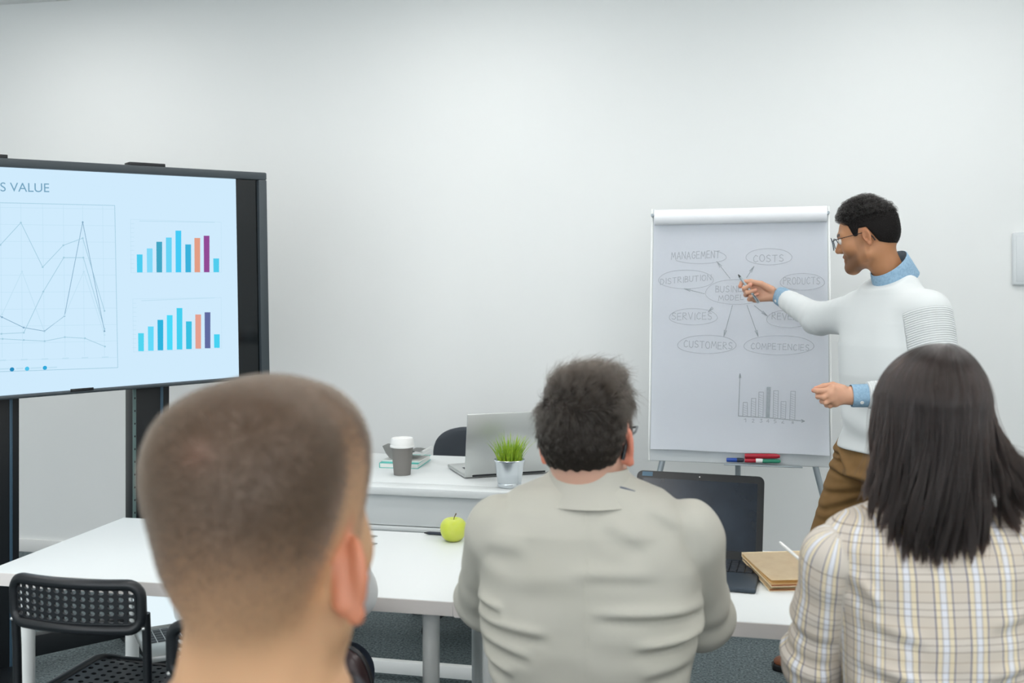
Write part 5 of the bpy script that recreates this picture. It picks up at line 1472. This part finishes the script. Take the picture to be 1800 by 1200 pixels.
mx = nt.nodes.new('ShaderNodeMix'); mx.data_type = 'RGBA'; mx.blend_type = 'MULTIPLY'; mx.inputs[0].default_value = 1.0
nt.links.new(cv, mx.inputs[6]); nt.links.new(ch_, mx.inputs[7]); nt.links.new(mx.outputs[2], b.inputs['Base Color'])
nz = nt.nodes.new('ShaderNodeTexNoise'); nz.inputs['Scale'].default_value = 700; bp = nt.nodes.new('ShaderNodeBump'); bp.inputs['Strength'].default_value = .25; bp.inputs['Distance'].default_value = .0005
tcn = nt.nodes.new('ShaderNodeTexCoord'); nt.links.new(tcn.outputs['Object'], nz.inputs['Vector']); nt.links.new(nz.outputs['Fac'], bp.inputs['Height']); nt.links.new(bp.outputs['Normal'], b.inputs['Normal'])
MATS['blazer_check'] = pm

TW_ = Local(P(1645, 0, 1.66), 2)
wm = thing('person', 'woman with long dark hair in a checked blazer seated with her back to us', 'person', (TW_.o[0], TW_.o[1], 0))
HW = Head(P(1628, 733, 1.65), 8, 0, 2, (.94, .94, .96))
WZ = np.array([.46, .60, .70, .80, .90, 1.0, 1.035, 1.058, 1.072, 1.086, 1.10, 1.12])
WW = np.array([.165, .152, .147, .146, .150, .170, .180, .172, .148, .105, .070, .056])
WT = np.array([.115, .105, .10, .105, .112, .112, .105, .095, .086, .076, .064, .056])
WY_ = np.array([0, 0, 0, 0, 0, .008, .012, .016, .018, .02, .02, .02])
armsW = [[TW_((-.162, .01, 1.008)), TW_((-.168, .10, .800)), TW_((-.03, .36, .775))], [TW_((.172, .01, 1.010)), TW_((.20, .10, .800)), TW_((.07, .38, .775))]]
def wbody(p):
    d = head_full(HW.loc(p), 0, .4, 0)
    d = smin(d, torso(TW_.loc(p), WZ, WW - .02, WT - .02, WY_), .02)
    for (a, b_, c_) in armsW: d = smin(d, chain(p, [a, b_, c_], [.036, .034, .022], .02), .02)
    d = np.minimum(d, hands_of(p, TW_, armsW))
    return smin(d, cap(p, HW.w((0, -.025, -.05)), TW_((0, .015, 1.04)), .046, .052), .03)
V, Q = surf(wbody, TW_.o + np.array([-.34, -.26, .5]), np.array([TW_.o[0] + .34, TW_.o[1] + .64, HW.o[2] + .15]), .0045)
c = skin_tint(HW.loc(V), V, (214, 172, 150), (214, 140, 120))
link('body', mesh_np('body', V, Q, c), MATS['skin'], wm, True)
add_eyes(HW, wm)
WF = [(-.14, .93, -.06, .905, .012, .004), (-.14, .86, -.02, .83, .012, .006), (-.145, .82, -.06, .80, .010, .005), (.03, .93, .14, .95, .014, .004), (.02, .85, .13, .87, .012, .005), (-.16, 1.0, -.12, .95, .010, .006)]
def wjacket(p):
    q = TW_.loc(p); d = torso(q, WZ, WW, WT, WY_, 2.2)
    a = np.minimum(chain(p, armsW[0], [.053, .047, .042], .03), chain(p, armsW[1], [.055, .050, .042], .03))
    d = smin(d, a, .004)
    bk = smooth01(-q[:, 1], -.02, .04); x, z = q[:, 0], q[:, 2]
    disp = sum(fold(x, z, *l) for l in WF) + .0015 * wob(q, 28, 2.2) - .0015 * np.exp(-((x) / .0025) ** 2)
    onarm = smooth01(np.abs(x), .150, .172)
    pr, rr = arm_param(p, *armsW[0]); pr2, rr2 = arm_param(p, *armsW[1]); pp2 = np.where(rr < rr2, pr, pr2)
    d = d - disp * bk * (1 - onarm) - onarm * (.0055 * np.exp(-((pp2 - .125) / .012) ** 2) - .004 * np.exp(-((pp2 - .145) / .012) ** 2) + .007 * np.exp(-((pp2 - .205) / .014) ** 2) - .004 * np.exp(-((pp2 - .185) / .01) ** 2) + .002 * np.sin(pp2 * 75 + 2 * wob(p, 18, .9)))
    d = smax(d, -cap(p, TW_((0, .02, 1.10)), TW_((0, .03, 1.5)), .054, .07), .004)
    for pts in armsW: d = cuff_cut(p, d, pts[1], pts[2], .93)
    return d
V, Q = surf(wjacket, np.array([TW_.o[0] - .33, TW_.o[1] - .24, .44]), np.array([TW_.o[0] + .33, TW_.o[1] + .5, 1.13]), .0042)
q = TW_.loc(V)
uv = np.stack([q[:, 0] * (1 + .35 * np.abs(q[:, 0]) ** 1.2) - .004 * np.sin(q[:, 2] * 9) + np.sign(q[:, 0]) * smooth01(np.abs(q[:, 0]), .08, .14) * (q[:, 1] + .09).clip(0, .3) * .9, q[:, 2] + .03 * q[:, 0] ** 2 * 9], 1)
for s, pts in zip((-1, 1), armsW):
    pr, rr = arm_param(V, *pts)
    dA = chain(V, pts, [.055, .050, .042], .03); dT = torso(q, WZ, WW, WT, WY_, 2.2)
    m = (dA < dT - .003) & (q[:, 0] * s > .03)
    el_ = pts[1] - pts[0]; axd = unit(el_); v1 = unit(np.cross(axd, TW_.R[:, 1])); v2 = np.cross(axd, v1); rel = V - pts[0]
    th_ = np.arctan2(rel @ v2, rel @ v1)
    uv[m] = np.stack([th_ * .060 + .01 + .12 * (pr - .1), pr * 1.0 + .02], 1)[m]
link('blazer', mesh_np('blazer', V, Q, None, uv), pm, wm, True)
# long hair: a dense inner body and combed strands that fall to the shoulders
C0 = np.array([0, -.014, .012]); RX, RY, RZ = .088, .110, .112
def wpath(phi, rad, zend, flare, wave, t):
    """phi: angle around the head, 0 = back, + = her right"""
    sx, sy = np.sin(phi), -np.cos(phi)
    n = len(phi); out = np.zeros((n, len(t), 3))
    for i, s in enumerate(t):
        if s < .42:
            al = (.10 + (1.36 - .10) * (s / .42))
            r = np.sin(al); z = np.cos(al)
            out[:, i, 0] = C0[0] + RX * rad * r * sx + .012 * (1 - r) ; out[:, i, 1] = C0[1] + RY * rad * r * sy - .02 * (1 - r); out[:, i, 2] = C0[2] + RZ * rad * z
        else:
            u = (s - .42) / .58; z0 = C0[2] + RZ * rad * np.cos(1.36); wid = math.sin(1.36) + (1 - math.sin(1.36)) * math.sin(min(1.0, u * 4) * math.pi / 2)
            pinch = 1 - .10 * np.sin(np.minimum(u * 1.6, 1) * math.pi) * (np.abs(phi) < .9)
            out[:, i, 0] = C0[0] + RX * rad * sx * pinch * wid + flare * u ** 1.7 + .009 * np.sin(wave + u * 5.5) * u
            out[:, i, 1] = C0[1] + RY * rad * sy * (1 - .16 * u) * wid + .006 * np.cos(wave * 1.3 + u * 5) * u
            out[:, i, 2] = z0 + (zend - z0) * u
    return out
n = 17000
phi = rng.uniform(-2.05, 2.05, n); ncl = 170; cl = (np.floor((phi + 2.05) / 4.1 * ncl)).astype(int)
clr = rng.random((ncl + 1, 5)); cphi = (np.arange(ncl + 1) + .5) / ncl * 4.1 - 2.05
rad = rng.uniform(.945, 1.02, n)
right = smooth01(phi, .55, 1.25)
zend = -.180 - .020 * np.cos((phi + .35) * 1.4) + .058 * right + .035 * smooth01(-phi, .9, 1.4) + (clr[cl, 0] - .5) * .035 + rng.normal(0, .006, n)
gap = np.exp(-((phi - .62) / .09) ** 2); zend += gap * .085
flare = .074 * right + .030 * smooth01(phi, .2, .8) - .006 * (phi < -.6) + (clr[cl, 1] - .5) * .022
t = np.concatenate([np.linspace(0, .42, 9), np.linspace(.47, 1, 13)])
pth = wpath(phi, rad, zend, flare, clr[cl, 2] * 6.28, t)
cen = wpath(cphi[cl], np.full(n, .965), zend, flare, clr[cl, 2] * 6.28, t)
k = (np.clip((t - .30) / .7, 0, 1) ** 1.3 * .72)[None, :, None]
pth = pth * (1 - k) + cen * k + rng.normal(0, .0013, (n, 1, 3)) * t[None, :, None]
fly = rng.random(n) < .03
pth[fly] += (rng.normal(0, .010, (fly.sum(), 1, 3)) * (t[None, :, None] ** 1.5))
tip_out = np.clip((t - .88) / .12, 0, 1) ** 2
pth[:, :, 0] += (tip_out[None] * (.020 * right + .012 * (clr[cl, 3] - .4))[:, None])
def whairf(q):
    d = ell(q, C0, (RX * .90, RY * .90, RZ * .90))
    for ph in np.linspace(-1.75, 1.75, 12):
        rt = float(smooth01(np.array([ph]), .55, 1.25)[0])
        c_ = wpath(np.array([ph]), np.array([.76]), np.array([-.140 + .045 * rt + (.045 if .4 < ph < .85 else 0)]), np.array([.060 * rt + .02 * (ph > .3)]), np.array([0.0]), np.array([.44, .6, .8, .97]))[0]
        d = smin(d, chain(q, list(c_), [.016, .015, .012, .006], .012), .020)
    return smax(d, -ell(q, (0, .085, -.05), (.062, .075, .11)), .01)
ff = HW.sdf(whairf)
V, Q = surf(ff, HW.o - np.array([.22, .2, .27]), HW.o + np.array([.24, .2, .14]), .006)
hr_ = link('hair', mesh_np('hair', V, Q), MATS['hair_inner'], wm, True)
wd = HW.w(pth.reshape(-1, 3)).reshape(pth.shape)
# keep the ends outside the blazer
flat = wd.reshape(-1, 3); dj = wjacket(flat); low = dj < .004
if low.any():
    g_n = grad_n(wjacket, flat[low]); flat[low] += g_n * (.005 - dj[low])[:, None].clip(0, .05)
wd = flat.reshape(wd.shape)
strands('hair_strand', wd, np.concatenate([np.full(9, .00042), np.linspace(.00042, .00016, 13)]), MATS['hair_long'], hr_)
seated_legs(wm, TW_, MATS['trousers_dark'], MATS['shoe_dark'], .53, .10, .41)
chair_copy('black perforated chair under the woman in the checked blazer', (*(TW_((0, .05, 0))[:2]), 0), TH + math.radians(2))
pen('pencil', 'thin white pencil sticking up beside the brown notebooks, next to the checked sleeve', P(1420, 995, 2.06), P(1371, 953, 2.16), .0032, MATS['white_plastic'], MATS['white_plastic'], 'pencil')

# ---------------------------------------------------------------- person mostly hidden behind the nearest man
mat('shirt_white', (228, 230, 230), 0.9, bump=(400, .2, .0006))
TB = Local(P(474, 0, 2.10), 4)
hd = thing('person', 'person in a white shirt almost hidden behind the cropped head, laptop on lap', 'person', (TB.o[0], TB.o[1], 0))
HB = Head(TB((0, .07, 1.085)), 4, -16, 0, (.94, .94, .94))
armsB = [[TB((s * .138, .02, .88)), TB((s * .160, .10, .775 + .01 * s)), TB((s * .07, .30, .66))] for s in (-1, 1)]
BZ = GZ.copy(); BZ = .46 + (GZ - .46) * .83
def bbody(p):
    d = torso(TB.loc(p), BZ, GW * .88 - .02, GT * .95 - .02, GY)
    for (a, b_, c_) in armsB: d = smin(d, chain(p, [a, b_, c_], [.036, .034, .022], .02), .02)
    d = np.minimum(d, hands_of(p, TB, armsB))
    return smin(smin(head_full(HB.loc(p)) * .94, d, .02), cap(p, HB.w((0, -.03, -.05)), TB((0, .0, .93)), .045, .05), .03)
V, Q = surf(bbody, TB.o + np.array([-.34, -.26, .5]), np.array([TB.o[0] + .34, TB.o[1] + .58, HB.o[2] + .15]), .0055)
c = skin_tint(HB.loc(V), V, (208, 164, 140), (208, 140, 120), True, .02, 0, (40, 34, 30))
link('body', mesh_np('body', V, Q, c), MATS['skin'], hd, True)
add_eyes(HB, hd)
V, Q = surf(HB.sdf(lambda q: smax(cranium(q) - .012 - .002 * wob(q, 160), (hairline(q[:, 1]) - q[:, 2]) * .8, .006)), HB.o - .15, HB.o + .15, .005)
link('hair', mesh_np('hair', V, Q), MATS['hair_base_dark'], hd, True)
def bshirt(p):
    d = torso(TB.loc(p), BZ, GW * .88, GT * .95, GY)
    for pts in armsB: d = smin(d, chain(p, pts, [.056, .050, .042], .03), .025)
    for pts in armsB: d = cuff_cut(p, d, pts[1], pts[2], .9)
    return d - .003 * wob(p, 34, .7)
V, Q = surf(bshirt, TB.o + np.array([-.36, -.3, .44]), TB.o + np.array([.36, .45, 1.06]), .007)
link('shirt', mesh_np('shirt', V, Q), MATS['shirt_white'], hd, True)
seated_legs(hd, TB, MATS['jeans'], MATS['shoe_dark'], .49, .11, .42)
# laptop on that person's lap
h0 = P(236, 1109, 2.60); lz = h0[2]
ang = TH + math.radians(28); lx = np.array([math.cos(ang), math.sin(ang), 0]); ly = np.array([-lx[1], lx[0], 0]); bw, bd = .32, .215; LH = .18
t = thing('laptop', 'laptop with a bright blank screen under the table edge on a lap', 'laptop', (*(h0 + lx * bw / 2 - ly * bd / 2)[:2], lz - .015))
ML = basis(lx, ly, (0, 0, 1), h0 - np.array([0, 0, .014]))
bm = new(); box(bm, (0, -bd, 0), (bw, 0, .015), .004, ML); base_ = obj('base', bm, MATS['silver'], t, True)
bm = new()
for r_ in range(5):
    for k in range(14): box(bm, (.02 + k * .0202, -.115 + r_ * .0195, .0148), (.0375 + k * .0202, -.099 + r_ * .0195, .0166), 0, ML)
tag(obj('keyboard', bm, MATS['key_black'], base_, True), kind='stuff')
TL_ = math.radians(42); MLl = ML @ basis((1, 0, 0), (0, math.cos(TL_), -math.sin(TL_)), (0, math.sin(TL_), math.cos(TL_)), (0, -.003, .013))
bm = new(); box(bm, (0, -.003, 0), (bw, .003, LH), .0028, MLl); lid_ = obj('lid', bm, MATS['silver'], t, True)
bm = new(); box(bm, (.004, -.0036, .006), (bw - .004, -.0029, LH - .006), 0, MLl); obj('screen', bm, MATS['lap_screen_glow'], lid_, True, smooth=False)
